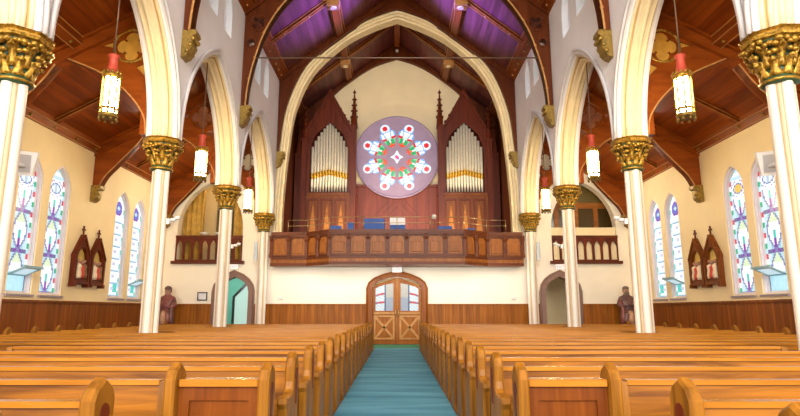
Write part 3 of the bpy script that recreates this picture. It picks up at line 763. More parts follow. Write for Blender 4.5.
# ------------------------------------------------------------------ columns
def ray_r(th, circs):
    best = .02
    for ox, oy, r in circs:
        d = ox*cos(th)+oy*sin(th); h2 = ox*ox+oy*oy-d*d
        if h2 < r*r: best = max(best, d+math.sqrt(r*r-h2))
    return best
CIR = [(.118*cos(k*PI/2), .118*sin(k*PI/2), .085) for k in range(4)] + [(.12*cos(PI/4+k*PI/2), .12*sin(PI/4+k*PI/2), .045) for k in range(4)]
def build_column(zb=4.47, zt=5.19):
    t = thing('stone_column', '', 'column')
    mb = MB(); n = 96; ring = [ray_r(2*PI*i/n, CIR) for i in range(n)]
    vs = [(ring[i]*s_*cos(2*PI*i/n), ring[i]*s_*sin(2*PI*i/n), z) for z, s_ in ((.3, 1.0), (zb+.02, .96)) for i in range(n)]
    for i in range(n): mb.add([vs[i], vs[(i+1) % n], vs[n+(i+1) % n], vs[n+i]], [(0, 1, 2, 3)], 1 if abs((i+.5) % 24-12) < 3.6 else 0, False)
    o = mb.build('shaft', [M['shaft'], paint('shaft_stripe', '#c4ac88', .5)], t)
    mb = MB(); mb.lathe([(.3, 0), (.3, .16), (.27, .18), (.27, .22), (.24, .25), (.25, .29), (.22, .33), (.17, .34)], (0,0,0), 24, 0, False)
    mb.build('base', M['shaft'], t)
    cp = MB()
    cp.lathe([(.18, zb-.02), (.235, zb), (.245, zb+.04), (.21, zb+.07), (.2, zb+.1), (.21, zb+.3), (.26, zb+.45), (.33, zb+.56), (.35, zb+.6)], (0,0,0), 24, 1)
    cp.lathe([(.19, zb-.01), (.25, zb+.005), (.255, zb+.035), (.2, zb+.06)], (0,0,0), 24, 0)
    bell = cp.build('capital', [M['gold'], M['capgreen']], t)
    lf = MB()
    def leaf(ang, z0, h, r0, spread, w):
        prof = [(0, 0), (.02, .22), (.05, .45), (.11, .68), (.18, .86), (.25, .95), (.29, .88), (.27, .76)]
        cols = [-1, -.6, -.2, 0, .2, .6, 1]; vs = []
        for i, (dr, dz) in enumerate(prof):
            ww = w*(.75+.35*sin(i*1.9)+.1)*(1-.05*i)
            for c in cols:
                rr = r0+dr*spread*3.4-abs(c)**1.5*.03+.015*(c == 0)
                tt = ang+c*ww/max(rr, .1)
                vs.append((rr*cos(tt), rr*sin(tt), z0+dz*h-abs(c)*.02*(i % 2)))
        k = len(cols)
        lf.add(vs, [(i*k+j, i*k+j+1, (i+1)*k+j+1, (i+1)*k+j) for i in range(len(prof)-1) for j in range(k-1)], 0, True)
    for k in range(8):
        leaf(2*PI*k/8, zb+.08, .27, .215, .13, .07)
        leaf(2*PI*(k+.5)/8, zb+.2, .34, .225, .19, .085)
        a = 2*PI*k/8
        for da, rr, zz, rad in ((0, .36, .52, .06), (.16, .38, .5, .045), (-.16, .38, .5, .045), (.1, .33, .4, .045), (-.1, .33, .4, .045), (.28, .41, .535, .05), (-.28, .41, .53, .04), (.0, .31, .3, .04)):
            lf.ball((rr*cos(a+da), rr*sin(a+da), zb+zz+random.uniform(-.02, .02)), rad*random.uniform(.85, 1.2), 0, 7, (1, 1, .8))
    lo = lf.build('capital_leaves', M['gold'], bell)
    lo.modifiers.new('s', 'SOLIDIFY').thickness = .012
    ab = MB(); ab.lathe([(.36, zb+.58), (.42, zb+.6), (.44, zb+.64), (.44, zb+.66), (.405, zb+.675), (.43, zb+.695), (.45, zb+.71), (.45, zt-zb+zb-.01), (.3, zt)], (0,0,0), 8, 0, False, PI/8)
    ab.build('abacus', M['gold'], t)
    return t
colp = build_column()
ordn = ['nearest', 'second', 'third', 'fourth', 'fifth']
first = True
for sd in (-1, 1):
    for i, y in enumerate(YC):
        if i == 0: continue
        c = colp if first else copy_tree(colp)
        first = False
        c.location = (sd*(NX+(.04 if i == 1 else 0)), y, 0)
        c['label'] = ['', 'front cream clustered column with gilded capital at the %s edge of the picture', 'cream clustered column with gilded capital, second from the front on the %s of the aisle', 'cream clustered column with gilded capital in front of the %s balcony arch', 'cream clustered column with gilded capital at the %s end of the gallery'][i] % SIDE[sd]
        c['group'] = 'nave columns'

# ------------------------------------------------------------------ aisle trusses
def zcl(x): return ZA+SA*(AX-x)
def aisle_truss(sd, y, i):
    where = ['', 'above the front column', 'above the second column', 'above the third column', 'against the back wall'][i]
    t = thing('aisle_truss', 'brown timber truss with pierced quatrefoil spanning the %s aisle %s' % (SIDE[sd], where), 'truss', (sd*7.6, y, 5.0), 'aisle roof trusses')
    L0 = (sd*7.6, y, 5.0)
    def put(mb, name, mat): 
        o = mb.build(name, mat, t, None, sd); 
        o.data.transform(Matrix.Translation((-L0[0], -L0[1], -L0[2])))
        return o
    h = .13
    x0, x1 = NO+.11, AX-.02
    put(MB().prism([(x0, zcl(x0)-.3), (x1, zcl(x1)-.26), (x1, zcl(x1)-.01), (x0, zcl(x0)-.01)], y-h, y+h, XZ)
        .prism([(x0, zcl(x0)-.36), (x1, zcl(x1)-.32), (x1, zcl(x1)-.26), (x0, zcl(x0)-.3)], y-.17, y+.17, XZ)
        .prism([(x0, zcl(x0)-.07), (x1, zcl(x1)-.07), (x1, zcl(x1)-.01), (x0, zcl(x0)-.01)], y-.22, y+.22, XZ), 'rafter', M['beam'])
    # arched brace rising from the column side
    xa = 7.75
    low = spline([(x0, 5.3), (5.83, 5.95), (6.25, 6.6), (6.85, 7.05), (xa, zcl(xa)-.34)], 5)
    up = [(xa+.05, zcl(xa+.05)-.3), (7.2, zcl(7.2)-.34), (x0, 5.98+.55)]
    low = spline([(x0, 5.3), (5.86, 5.75), (6.25, 6.28), (6.85, 6.75), (xa, zcl(xa)-.34)], 5)
    br = MB().prism(low+[(7.25, zcl(7.25)-.33), (x0, 6.48)], y-.06, y+.06, XZ)
    br.band(low, offset(low, .07), y-.1, y+.1, XZ, 0)
    put(br, 'brace_board', M['beam'])
    put(MB().tube([(x, y-.1, z) for x, z in offset(low, .02)], .022, 6), 'brace_edge', M['tip'])
    # open triangle: strut, post and quatrefoil tracery
    s0 = (x0, 6.42); s1 = (7.25, zcl(7.25)-.36)
    tri = [(x0, 6.42), (7.28, zcl(7.28)-.3), (x0, zcl(x0)-.3)]
    cx, cz, rr = x0+.5, 7.5, .4
    tri_full = [(x0, 6.36), (7.4, zcl(7.4)-.28), (x0, zcl(x0)-.28)]
    hq = quatrefoil(cx, cz, rr*.92)
    s = .9
    # small trefoil-like corner hole
    corner = [(6.66, 7.45), (7.0, 7.52), (6.72, 7.62)]
    corner2 = [(x0+.1, 6.72), (x0+.36, 6.98), (x0+.1, 7.1)]
    put(MB().prism([tri_full, hq, corner, corner2], y-.05, y+.05, XZ), 'tracery', M['beam'])
    put(MB().prism([(x0, 6.46), (7.25, zcl(7.25)-.3), (x0, zcl(x0)-.3)], y+.0, y+.03, XZ), 'painted_glow', M['painted_glow']) if i < 3 else None  # backing painted gold for the glow of the lit ceiling behind the tracery
    put(MB().tube([(cx+rr*1.02*cos(2*PI*k/24), y-.055, cz+rr*1.02*sin(2*PI*k/24)) for k in range(24)], .035, 6, 0, True), 'roundel', M['gold'] if i < 3 else M['beam'])
    put(MB().box(x0, x0+.12, y-.11, y+.11, 5.3, zcl(x0+.12)-.06), 'post', M['beam'])
    # wall bracket on a gilded corbel
    bx = spline([(AX-.24, 5.2), (AX-.42, 5.55), (AX-.75, 5.92), (8.3, zcl(8.3)-.62), (8.0, zcl(8.0)-.34)], 5)
    b = MB().prism(bx+[(AX-.02, zcl(AX)-.3), (AX-.02, 5.2)], y-.1, y+.1, XZ)
    b.band(bx, offset(bx, -.06), y-.15, y+.15, XZ)
    put(b, 'wall_bracket', M['beam'])
    put(MB().tube([(x, y-.13, z) for x, z in bx], .022, 6), 'bracket_edge', M['tip'])
    c = MB(); X = AX
    c.prism([(X-.01, 5.22), (X-.3, 5.22), (X-.3, 5.12), (X-.22, 5.08), (X-.2, 4.85), (X-.1, 4.72), (X-.01, 4.7)], y-.15, y+.15, XZ)
    for k in range(9): c.ball((X-.2+.05*((k*7) % 3)-.03, y-.14+.14*(k % 3), 5.08-.13*(k//3)), .06, 0, 7)
    put(c, 'corbel', M['goldd'])
for sd in (-1, 1):
    for i in (1, 2, 3, 4): aisle_truss(sd, YC[i] if i < 4 else YB-.3, i)

# ------------------------------------------------------------------ nave trusses
ti = spline([(4.9, 7.85), (4.84, 8.6), (4.66, 9.5), (4.3, 10.6), (3.63, 11.66), (2.4, 12.85), (1.2, 13.6), (0, 14.2)], 5)
def nave_truss(y, lab, loop_in, holes, wood_, xo=NI-.01, zlow=7.85, edge=True, rod=True, h=.13):
    t = thing('nave_truss', lab, 'truss', (0, y, 12), 'nave roof trusses'); L0 = (0, y, 12)
    def put(mb, name, mat):
        o = mb.build(name, mat, t); o.data.transform(Matrix.Translation((-L0[0], -L0[1], -L0[2]))); return o
    inn = [p for p in loop_in if p[1] >= zlow-1e-6]
    full = symm(inn)
    outl = [(xo, zlow), (xo, zn(xo)-.02), (0, ZRIDGE-.02), (-xo, zn(xo)-.02), (-xo, zlow)] + list(reversed(full))
    outl = [p for k, p in enumerate(outl) if k == 0 or math.hypot(p[0]-outl[k-1][0], p[1]-outl[k-1][1]) > 1e-3]
    hl = []
    for hx, hz, r, kind in holes:
        for s in (-1, 1): hl.append(circle(s*hx, hz, r, 16) if kind == 'o' else quatrefoil(s*hx, hz, r, 6, 4, PI/4))
    mb = MB().prism([outl]+hl, y-h, y+h, XZ)
    for hx, hz, r, kind in holes:
        for s in (-1, 1): mb.tube([(s*hx+r*1.15*cos(2*PI*k/20), y-h, hz+r*1.15*sin(2*PI*k/20)) for k in range(20)], .035, 5, 0, True)
    put(mb, 'arched_board', wood_)
    mb = MB()
    for s in (-1, 1):
        mb.prism([(s*.05, zn(.05)-.3), (s*xo, zn(xo)-.3), (s*xo, zn(xo)-.01), (s*.05, zn(.05)-.01)], y-.2, y+.2, XZ)
        mb.prism([(s*.05, zn(.05)-.06), (s*xo, zn(xo)-.06), (s*xo, zn(xo)-.01), (s*.05, zn(.05)-.01)], y-.3, y+.3, XZ)
    put(mb, 'rafter', wood_)
    if edge:
        put(MB().band(full, [(x, z) for x, z in offset(full, -.1)], y-h-.05, y+h+.05, XZ), 'arch_rib', wood_)
        put(MB().tube([(x, y-h-.05, z) for x, z in full], .028, 6), 'arch_edge', M['tip'])
        mb = MB()
        for k in range(4, len(full)-4, 4): mb.ball((full[k][0], y-h-.06, full[k][1]), .05, 0, 6)
        put(mb, 'edge_boss', M['tip'])
    if rod:
        put(MB().tube([(-4.68, y-.16, 9.5), (4.68, y-.16, 9.5)], .022, 6), 'tie_rod', M['iron'])
    for s in (-1, 1):
        c = MB(); x = NI
        pr = [(x-.005, zlow+.02), (x-.32, zlow+.02), (x-.34, zlow-.08), (x-.26, zlow-.14), (x-.25, zlow-.4), (x-.14, zlow-.62), (x-.005, zlow-.68)]
        c.prism(pr, y-.16, y+.16, XZ)
        for k in range(12): c.ball((x-.27+.06*(k//4), y-.15+.1*(k % 4), zlow-.2-.15*(k//4)), .065, 0, 7)
        o = c.build('corbel', M['goldd'], t, None, s); o.data.transform(Matrix.Translation((-L0[0], -L0[1], -L0[2])))
H1 = [(4.62, 10.55, .0001, 'o')]
nave_truss(12.3, 'brown arched roof truss nearest the camera, only its lower posts on gilded corbels in view', ti, [], M['dark'], rod=False)
nave_truss(17.2, 'brown arched roof truss with round piercings and iron tie rod, in front of the gallery', ti, [(4.83, 10.05, .13, 'o'), (4.62, 10.75, .24, 'q'), (3.95, 11.75, .17, 'q')], M['dark'])
go = [p for p in clampx(offset(gi, -.27))]
go = [(min(x, NI-.06), z) for x, z in go]
zl = 7.9
k0 = next(i for i, p in enumerate(go) if p[1] >= zl)
pa, pb = go[k0-1], go[k0]; f = (zl-pa[1])/(pb[1]-pa[1])
go2 = [(pa[0]+f*(pb[0]-pa[0]), zl)]+go[k0:]
nave_truss(YB-.32, 'brown boarded end truss with roundels framing the cream great arch', go2, [], M['dark'], edge=False, rod=False, zlow=zl)
for s in (-1, 1): pass

# ceiling boxes where purlin and rib cross
for s in (-1, 1):
    for yy, lab in ((19.75, 'tan wooden box lamp on the %s slope of the purple lit ceiling'), (25.0, 'tan wooden box lamp on the %s slope of the ceiling behind the great arch')):
        x = 2.47; z = zn(x)-.24
        t = thing('ceiling_box', lab % SIDE[s], 'lamp', (s*x, yy, z), 'ceiling box lamps')
        MB().box(-.24, .24, -.2, .2, -.26, 0).build('housing', M['tip'], t)
        MB().lathe([(.11, -.3), (.13, -.26)], (0,0,0), 12).build('lens', M['cream'], t)

# ------------------------------------------------------------------ gallery front
t = thing('gallery_front', 'carved dark wood panelled gallery front with projecting centre below the organ', 'gallery', (0, YB-.8, 3.1)); GL = (0, YB-.8, 3.1)
def gput(mb, name, mat, par=t):
    o = mb.build(name, mat, par); o.data.transform(Matrix.Translation((-GL[0], -GL[1], -GL[2]))); return o
gp = [(-NI+.0, 22.25), (-3.62, 22.25), (-2.62, 21.42), (2.62, 21.42), (3.62, 22.25), (NI-.0, 22.25)]
gx = NI-.02
gp[0] = (-gx, 22.25); gp[-1] = (gx, 22.25)
def run(d0, d1, z0, z1):
    """band following the plan of the front between offsets d0 and d1 (towards the nave)"""
    def off(d): 
        out = []
        for x, y in gp:
            s = 1 if x > 0 else -1
            if abs(x) > 4: out.append((x, y-d))
            else: out.append((x-s*(-d)*(.41 if y > 22 else .41) if False else x+s*d*.36*(-1 if y > 22 else 1)*0+x*0, y-d))
        return out
    return MB().band(off(d0), off(d1), z0, z1, XY)
gput(run(-.12, .12, 4.34, 4.45), 'top_rail', M['gal'])
gput(run(-.1, .09, 4.26, 4.34), 'top_moulding', M['gal'])
gput(run(-.1, .0, 3.42, 4.26), 'backing_board', M['galp'])
gput(run(-.1, .1, 3.34, 3.42), 'bottom_moulding', M['gal'])
gput(run(-.12, .06, 3.2, 3.34), 'fascia', M['galp'])
gput(run(-.1, .12, 3.08, 3.2), 'bottom_rail', M['gal'])
def panelrun(p, q, n, last=False):
    for i in range(n):
        a = (p[0]+(q[0]-p[0])*i/n, p[1]+(q[1]-p[1])*i/n); b = (p[0]+(q[0]-p[0])*(i+1)/n, p[1]+(q[1]-p[1])*(i+1)/n)
        L = math.hypot(b[0]-a[0], b[1]-a[1]); ux, uy = (b[0]-a[0])/L, (b[1]-a[1])/L; nx, ny = uy, -ux
        mp = lambda u, v, w: (a[0]+ux*u+nx*w, a[1]+uy*u+ny*w, v)
        e = .07; z0, z1 = 3.44, 4.24
        head = arch(L/2, L/2-e-.02, z1-.2, z1-.05, 5)
        fr = MB().prism([[(e*.4, z0), (L-e*.4, z0), (L-e*.4, z1), (e*.4, z1)], [(e+.02, z0+.08), (L-e-.02, z0+.08)]+head], .002, .05, mp)
        pf = gput(fr, 'panel', M['gal'])
        gput(MB().bevel_prism([(e+.1, z0+.15), (L-e-.1, z0+.15), (L-e-.1, z1-.26), (e+.1, z1-.26)], .002, .03, .012, mp), 'raised_field', M['galp'], pf)
    for i in range(n+1 if last else n):
        c = (p[0]+(q[0]-p[0])*i/n, p[1]+(q[1]-p[1])*i/n)
        mb = MB().box(c[0]-.05, c[0]+.05, c[1]-.085, c[1]-.0, 3.42, 4.3)
        mb.prism([(c[1]-.0, 4.3), (c[1]-.14, 4.3), (c[1]-.12, 4.15), (c[1]-.08, 4.05), (c[1], 4.03)], c[0]-.06, c[0]+.06, YZ)
        mb.box(c[0]-.065, c[0]+.065, c[1]-.1, c[1], 3.42, 3.56)
        gput(mb, 'pilaster', M['gal'])
panelrun(gp[0], gp[1], 2); panelrun(gp[1], gp[2], 2); panelrun(gp[2], gp[3], 7); panelrun(gp[3], gp[4], 2); panelrun(gp[4], gp[5], 2, True)
# gallery soffit projecting beyond the wall
gput(MB().prism([(gp[0][0], YB-.02)]+gp+[(gp[-1][0], YB-.02)], 3.1, 3.28, XY), 'floor_slab', M['gal'])
# brass guard rail
t = thing('guard_rail', 'thin brass guard rail standing along the top of the gallery front', 'railing', (0, 21.6, 4.45)); GL = (0, 21.6, 4.45)
rp = [(x, y+.02) for x, y in gp]; rp[0] = (-4.4, 22.27); rp[-1] = (4.4, 22.27)
mb = MB()
for z in (4.72, 4.95): mb.tube([(x, y, z) for x, y in rp], .014, 6)
def gput2(mb, name, mat):
    o = mb.build(name, mat, t); o.data.transform(Matrix.Translation((-GL[0], -GL[1], -GL[2]))); return o
gput2(mb, 'rail', M['brass'])
for x, y in ((-4.4, 22.27), (-3.62, 22.27), (-2.62, 21.44), (-1.3, 21.44), (0, 21.44), (1.3, 21.44), (2.62, 21.44), (3.62, 22.27), (4.4, 22.27)):
    gput2(MB().tube([(x, y, 4.452), (x, y, 4.97)], .018, 6), 'rail_post', M['brass'])

# ------------------------------------------------------------------ organ cases
def organ_case(sd):
    cx, yf = sd*3.3, 26.1
    t = thing('organ_case', 'tall gabled dark wood organ case with silver pipes on the %s of the rose window' % SIDE[sd], 'organ', (cx, yf, 3.3), 'organ cases'); L0 = (cx, yf, 3.3)
    def put(mb, name, mat, par=None):
        o = mb.build(name, mat, par or t); o.data.transform(Matrix.Translation((-L0[0], -L0[1], -L0[2]))); return o
    W = 1.12; x0, x1 = cx-W, cx+W
    # lower cabinet
    lo = MB().box(x0, x1, yf, yf+1.2, 3.3, 6.84).box(x0-.06, x1+.06, yf-.06, yf+1.2, 6.76, 6.9).box(x0-.05, x1+.05, yf-.05, yf, 3.3, 3.5)
    put(lo, 'cabinet', M['casel'])
    for i in range(3):
        a = x0+.12+i*(2*W-.24)/3; b = a+(2*W-.24)/3-.1
        put(MB().prism([(a+.1, 4.7), (b-.1, 4.7), ((a+b)/2, 6.4)], yf-.02, yf, XZ), 'panel_board', M['shelf'])
        fr = put(MB().prism([[(a, 4.6), (b, 4.6), (b, 6.6), (a, 6.6)], [(a+.08, 4.68), (b-.08, 4.68), (b-.08, 6.52), (a+.08, 6.52)]], yf-.05, yf, XZ), 'panel', M['case'])
    # upper case with pointed opening
    op = arch(cx, W-.2, 8.95, 10.45, 8)
    op2 = []
    for k, (x, z) in enumerate(op): op2.append((x, z-.06*abs(sin(k*PI/4))))
    front = [(x0, 6.9), (x1, 6.9), (x1, 9.85), (cx+.0, 11.88), (x0, 9.85)]
    hole = op2+[(cx-W+.2, 6.96), (cx+W-.2, 6.96)]
    put(MB().prism([front, hole], yf, yf+.12, XZ), 'upper_front', M['case'])
    put(MB().box(x0, x0+.1, yf+.12, yf+1.2, 6.9, 9.85).box(x1-.1, x1, yf+.12, yf+1.2, 6.9, 9.85).prism([(x0, 6.9), (x1, 6.9), (x1, 9.85), (cx, 11.7), (x0, 9.85)], yf+.5, yf+.6, XZ), 'upper_body', M['case'])
    # gable mouldings with crockets
    g = MB()
    for s in (-1, 1):
        g.prism([(cx+s*(W+.1), 9.7), (cx+s*(W+.1), 9.93), (cx, 12.15), (cx, 11.85)], yf-.1, yf+.2, XZ)
        for k in range(6):
            f = (k+.5)/6; g.ball((cx+s*(W+.1)*(1-f), yf, 9.97+2.0*f), .08, 0, 6, (1, 1, 1.2))
    g.lathe([(.05, 11.8), (.1, 11.95), (.04, 12.02), (.07, 12.1), (.0, 12.3)], (cx, yf, 0), 8)
    put(g, 'gable', M['case'])
    # buttress pinnacles either side
    for s in (-1, 1):
        inner = (s == -sd)
        bx = cx+s*(W+.07); top = 12.2 if inner else 11.4
        p = MB().box(bx-.13, bx+.13, yf-.12, yf+.2, 3.3, 9.6 if not inner else 10.3)
        zt = 9.6 if not inner else 10.3
        p.box(bx-.17, bx+.17, yf-.13, yf+.23, zt-.12, zt).box(bx-.17, bx+.17, yf-.13, yf+.23, 6.76, 6.9)
        p.lathe([(.17, zt), (.15, zt+.35), (.19, zt+.4), (.12, zt+.5), (.03, top-.25), (.09, top-.18), (.03, top-.1), (0.0, top)], (bx, yf+.05, 0), 8, 0, False)
        for k in range(4):
            r = .14-.025*k
            for q in range(4): p.ball((bx+r*cos(q*PI/2), yf+.05+r*sin(q*PI/2), zt+.45+(top-zt-.7)*k/4), .055, 0, 6)
        put(p, 'pinnacle', M['case'])
    # lower blind gable behind the wall side
    # pipes
    n = 13; pw = (2*W-.44)/n
    for i in range(n):
        x = cx-W+.22+pw*(i+.5); f = 1-abs(i-(n-1)/2)/((n-1)/2)
        top = 9.25+1.3*f**.8; r = pw*.46
        m = 7.95-.2*(1-f)
        pb = MB()
        pb.lathe([(r*.4, 6.92), (r*.95, 7.4), (r, m), (r, top), (r*.8, top)], (x, yf+.22, 0), 10, 0)
        pb.lathe([(r*1.06, m-.12), (r*1.1, m), (r*1.1, m+.05), (r*1.03, m+.16)], (x, yf+.22, 0), 10, 1)
        pb.prism([(x-r*.5, m+.02), (x+r*.5, m+.02), (x, m+.3)], yf+.22-r*1.06, yf+.22-r*.95, XZ, 1)
        put(pb, 'pipe', [M['pipe'], M['pipeg']])
for sd in (-1, 1): organ_case(sd)
# dark side towers filling the bay between case and arch
for sd in (-1, 1):
    t = thing('organ_side_case', 'dark pointed organ side case beside the %s edge of the great arch' % SIDE[sd], 'organ', (sd*4.85, 26.6, 3.3)); L0 = (sd*4.85, 26.6, 3.3)
    o = MB().box(4.64, 5.02, 26.5, 27.3, 3.3, 9.0).box(4.62, 5.04, 26.45, 27.3, 8.85, 9.0).build('cabinet', M['case'], t, None, sd); o.data.transform(Matrix.Translation((-L0[0], -L0[1], -L0[2])))
    o = MB().lathe([(.2, 9.0), (.17, 9.4), (.03, 10.4), (.07, 10.46), (0, 10.65)], (4.84, 26.7, 0), 6, 0, False).build('spire', M['case'], t, None, sd); o.data.transform(Matrix.Translation((-L0[0], -L0[1], -L0[2])))

# loft clutter: choir chairs with blue covers, console, papers
def chair(x, y, lab, w=.46, top=.62, col='blue', z=3.9):
    t = thing('choir_chair', lab, 'chair', (x, y, 3.62), 'blue choir chairs')
    dz = 3.3+.65
    # stands on the tiered loft platform
    MB().box(-w/2, w/2, -.2, .22, dz-3.3-.05+.0, dz-3.3+.0).build('seat', M[col], t)
    MB().box(-w/2, w/2, .2, .25, dz-3.3+.12, dz-3.3+.12+top).build('backrest', M[col], t)
    for sx in (-1, 1):
        for sy in (-.18, .2): MB().tube([(sx*(w/2-.03), sy, .1), (sx*(w/2-.03), sy, dz-3.3-.04 if sy < 0 else dz-3.3+.2)], .014, 6).build('leg', M['brass'], t)
    return t
struct('floor_riser', MB().box(-NI+.02, NI-.02, 22.95, 25.6, 3.3, 3.4).box(-4, -1.6, 22.3, 23.3, 3.3, 3.72).box(1.72, 4, 22.3, 23.3, 3.3, 3.72), M['gal'])
chair(-2.55, 22.6, 'small blue chair on the left of the gallery, nearest the organ case corner', .5, .42)
chair(-1.95, 22.9, 'small blue chair left of the music console in the gallery', .26, .62)
chair(2.0, 22.7, 'wide blue chair right of the console in the gallery', .6, .42)
chair(3.1, 22.9, 'small blue chair before the right organ case in the gallery', .34, .36)
t = thing('organ_console', 'blue covered organ console with music sheets in the middle of the gallery', 'organ console', (-.4, 23.2, 3.4)); 
MB().box(-.95, .75, -.3, .5, 0, 1.2).build('cabinet', M['case'], t)
MB().box(-.97, -.12, -.34, .4, 1.2, 1.72).build('blue_cover', M['blue'], t)['label'] = 'blue cloth cover'
MB().box(.12, .74, -.34, .3, 1.2, 1.44).build('cover_flap', M['blue'], t)
MB().prism([(-.32, 1.46), (-.2, 1.46), (-.12, 1.78), (-.2, 1.78)], .1, .74, YZ).build('music_sheet', M['paper'], t)
t = thing('lectern_lamp', 'small white lamp on a thin stand right of the console in the gallery', 'lamp', (1.55, 23.0, 3.4))
MB().lathe([(.14, 0), (.14, .03), (.015, .04), (.015, 1.75)], (0,0,0), 10).build('stand', M['brass'], t)
MB().ball((0, 0, 1.82), .11, 0, 10).build('lamp_shade', M['white'], t)

# ------------------------------------------------------------------ hanging lanterns
def build_lantern():
    t = thing('hanging_lantern', '', 'lamp')
    # origin: bottom of lantern (z 0); crown at .8, cap to 1.25
    mb = MB().lathe([(.125, .06), (.138, .1), (.138, .78), (.125, .8)], (0,0,0), 8, 0, False, PI/8); mb.build('glass', M['lampglass'], t)
    for k in range(8):
        a = PI/8+2*PI*k/8; x, y = .148*cos(a), .148*sin(a)
        MB().tube([(x, y, .02), (x, y, .86)], .02, 6).build('bar', M['goldd'], t)
    mb = MB().lathe([(.14, .0), (.168, .03), (.168, .07), (.15, .09)], (0,0,0), 16)
    for k in range(8): mb.ball((.155*cos(2*PI*k/8), .155*sin(2*PI*k/8), -.03), .03, 0, 6)
    mb.lathe([(.15, .15), (.158, .17), (.15, .2)], (0,0,0), 16)
    mb.build('bottom_ring', M['goldd'], t)
    mb = MB().lathe([(.15, .77), (.172, .8), (.172, .84), (.14, .87)], (0,0,0), 16)
    for k in range(12): mb.lathe([(.025, .84), (.03, .88), (0, .94)], (.155*cos(2*PI*k/12), .155*sin(2*PI*k/12), 0), 5)
    mb.build('crown', M['gold'], t)
    MB().lathe([(.14, .86), (.11, .93), (.08, 1.05), (.075, 1.18), (.1, 1.21), (.1, 1.25), (.04, 1.28)], (0,0,0), 12).build('cap', M['red'], t)
    MB().tube([(0, 0, 1.26), (0, 0, 3.46)], .014, 6).build('rod', M['iron'], t)
    return t
lp = build_lantern(); first = True
for sd in (-1, 1):
    for i, cy in enumerate(pairs[1:]):
        l = lp if first else copy_tree(lp); first = False
        l.location = (sd*NX, cy, 4.85)
        l['label'] = '%s lit lantern with red cap hanging in the %s arcade' % (['nearest, largest', 'middle', 'farthest'][i], SIDE[sd]); l['group'] = 'hanging lanterns'

# ------------------------------------------------------------------ pews
def pew_end_loop():
    return [(.11, 0), (.11, .90), (.075, .955), (.0, 1.0), (-.075, .955), (-.11, .895), (-.11, .78), (-.125, .725), (-.16, .70), (-.3, .69), (-.345, .705), (-.385, .69), (-.395, .65), (-.37, .61), (-.36, .5), (-.37, .1), (-.39, .08), (-.39, 0)]
def pew_end(x0, x1, parent, face):
    e = MB().bevel_prism(pew_end_loop(), x0, x1, .014, YZ)
    e = e.build('pew_end', M['pewv'], parent)
    # carved keyhole inlay on the outer face
    kx = (x1-.001, x1+.006) if face > 0 else (x0-.006, x0+.001)
    key = [(.022, .6), (.022, .79)]+[(.045*cos(a), .825+.05*sin(a)) for a in [-.6+i*(PI+1.2)/8 for i in range(9)]]+[(-.022, .79), (-.022, .6)]
    MB().prism(key, kx[0], kx[1], YZ).build('keyhole_carving', M['case'], e)
    return e
def build_pew(L, cut=0):
    t = thing('pew', '', 'pew'); h = L/2; w = .075
    plain = [(.06, 0), (.06, .87), (-.0, .87), (-.04, .45), (-.36, .45), (-.34, 0)]
    for s in (-1, 1):
        x0, x1 = (-h, -h+w) if s < 0 else (h-w, h)
        if cut == s: MB().prism(plain, x0, x1, YZ).build('plain_end', M['pewv'], t)
        else: pew_end(x0, x1, t, s)
    a, b = -h+w-.004, h-w+.004
    MB().prism([(-.05, .4), (-.02, .4), (.055, .852), (.02, .852)], a, b, YZ).build('backrest', M['pew'], t)
    MB().bevel_prism([(-.0, .85), (.075, .85), (.075, .882), (-.0, .882)], a, b, .008, YZ).build('back_cap', M['cap'], t)
    MB().bevel_prism([(-.375, .40), (-.0, .385), (-.0, .425), (-.375, .44)], a, b, .008, YZ).build('seat', M['pew'], t)
    MB().box(a, b, -.33, -.30, .03, .4).build('seat_apron', M['pew'], t)
    return t
PX1 = 8.12
protos = {}
def pew(x0, x1, y, lab, grp='oak pews', cut=0):
    L = (round(x1-x0, 3), cut)
    if L not in protos: p = protos[L] = build_pew(*L)
    else: p = copy_tree(protos[L])
    p.location = ((x0+x1)/2, y, 0); p['label'] = lab; p['group'] = grp
    return p
nth = ['', 'first', 'second', 'third', 'fourth', 'fifth', 'sixth', 'seventh', 'eighth', 'ninth', 'tenth', 'eleventh', 'twelfth', 'thirteenth', 'fourteenth', 'fifteenth', 'sixteenth', 'seventeenth', 'eighteenth', 'nineteenth']
PP = .889; PY = 3.82
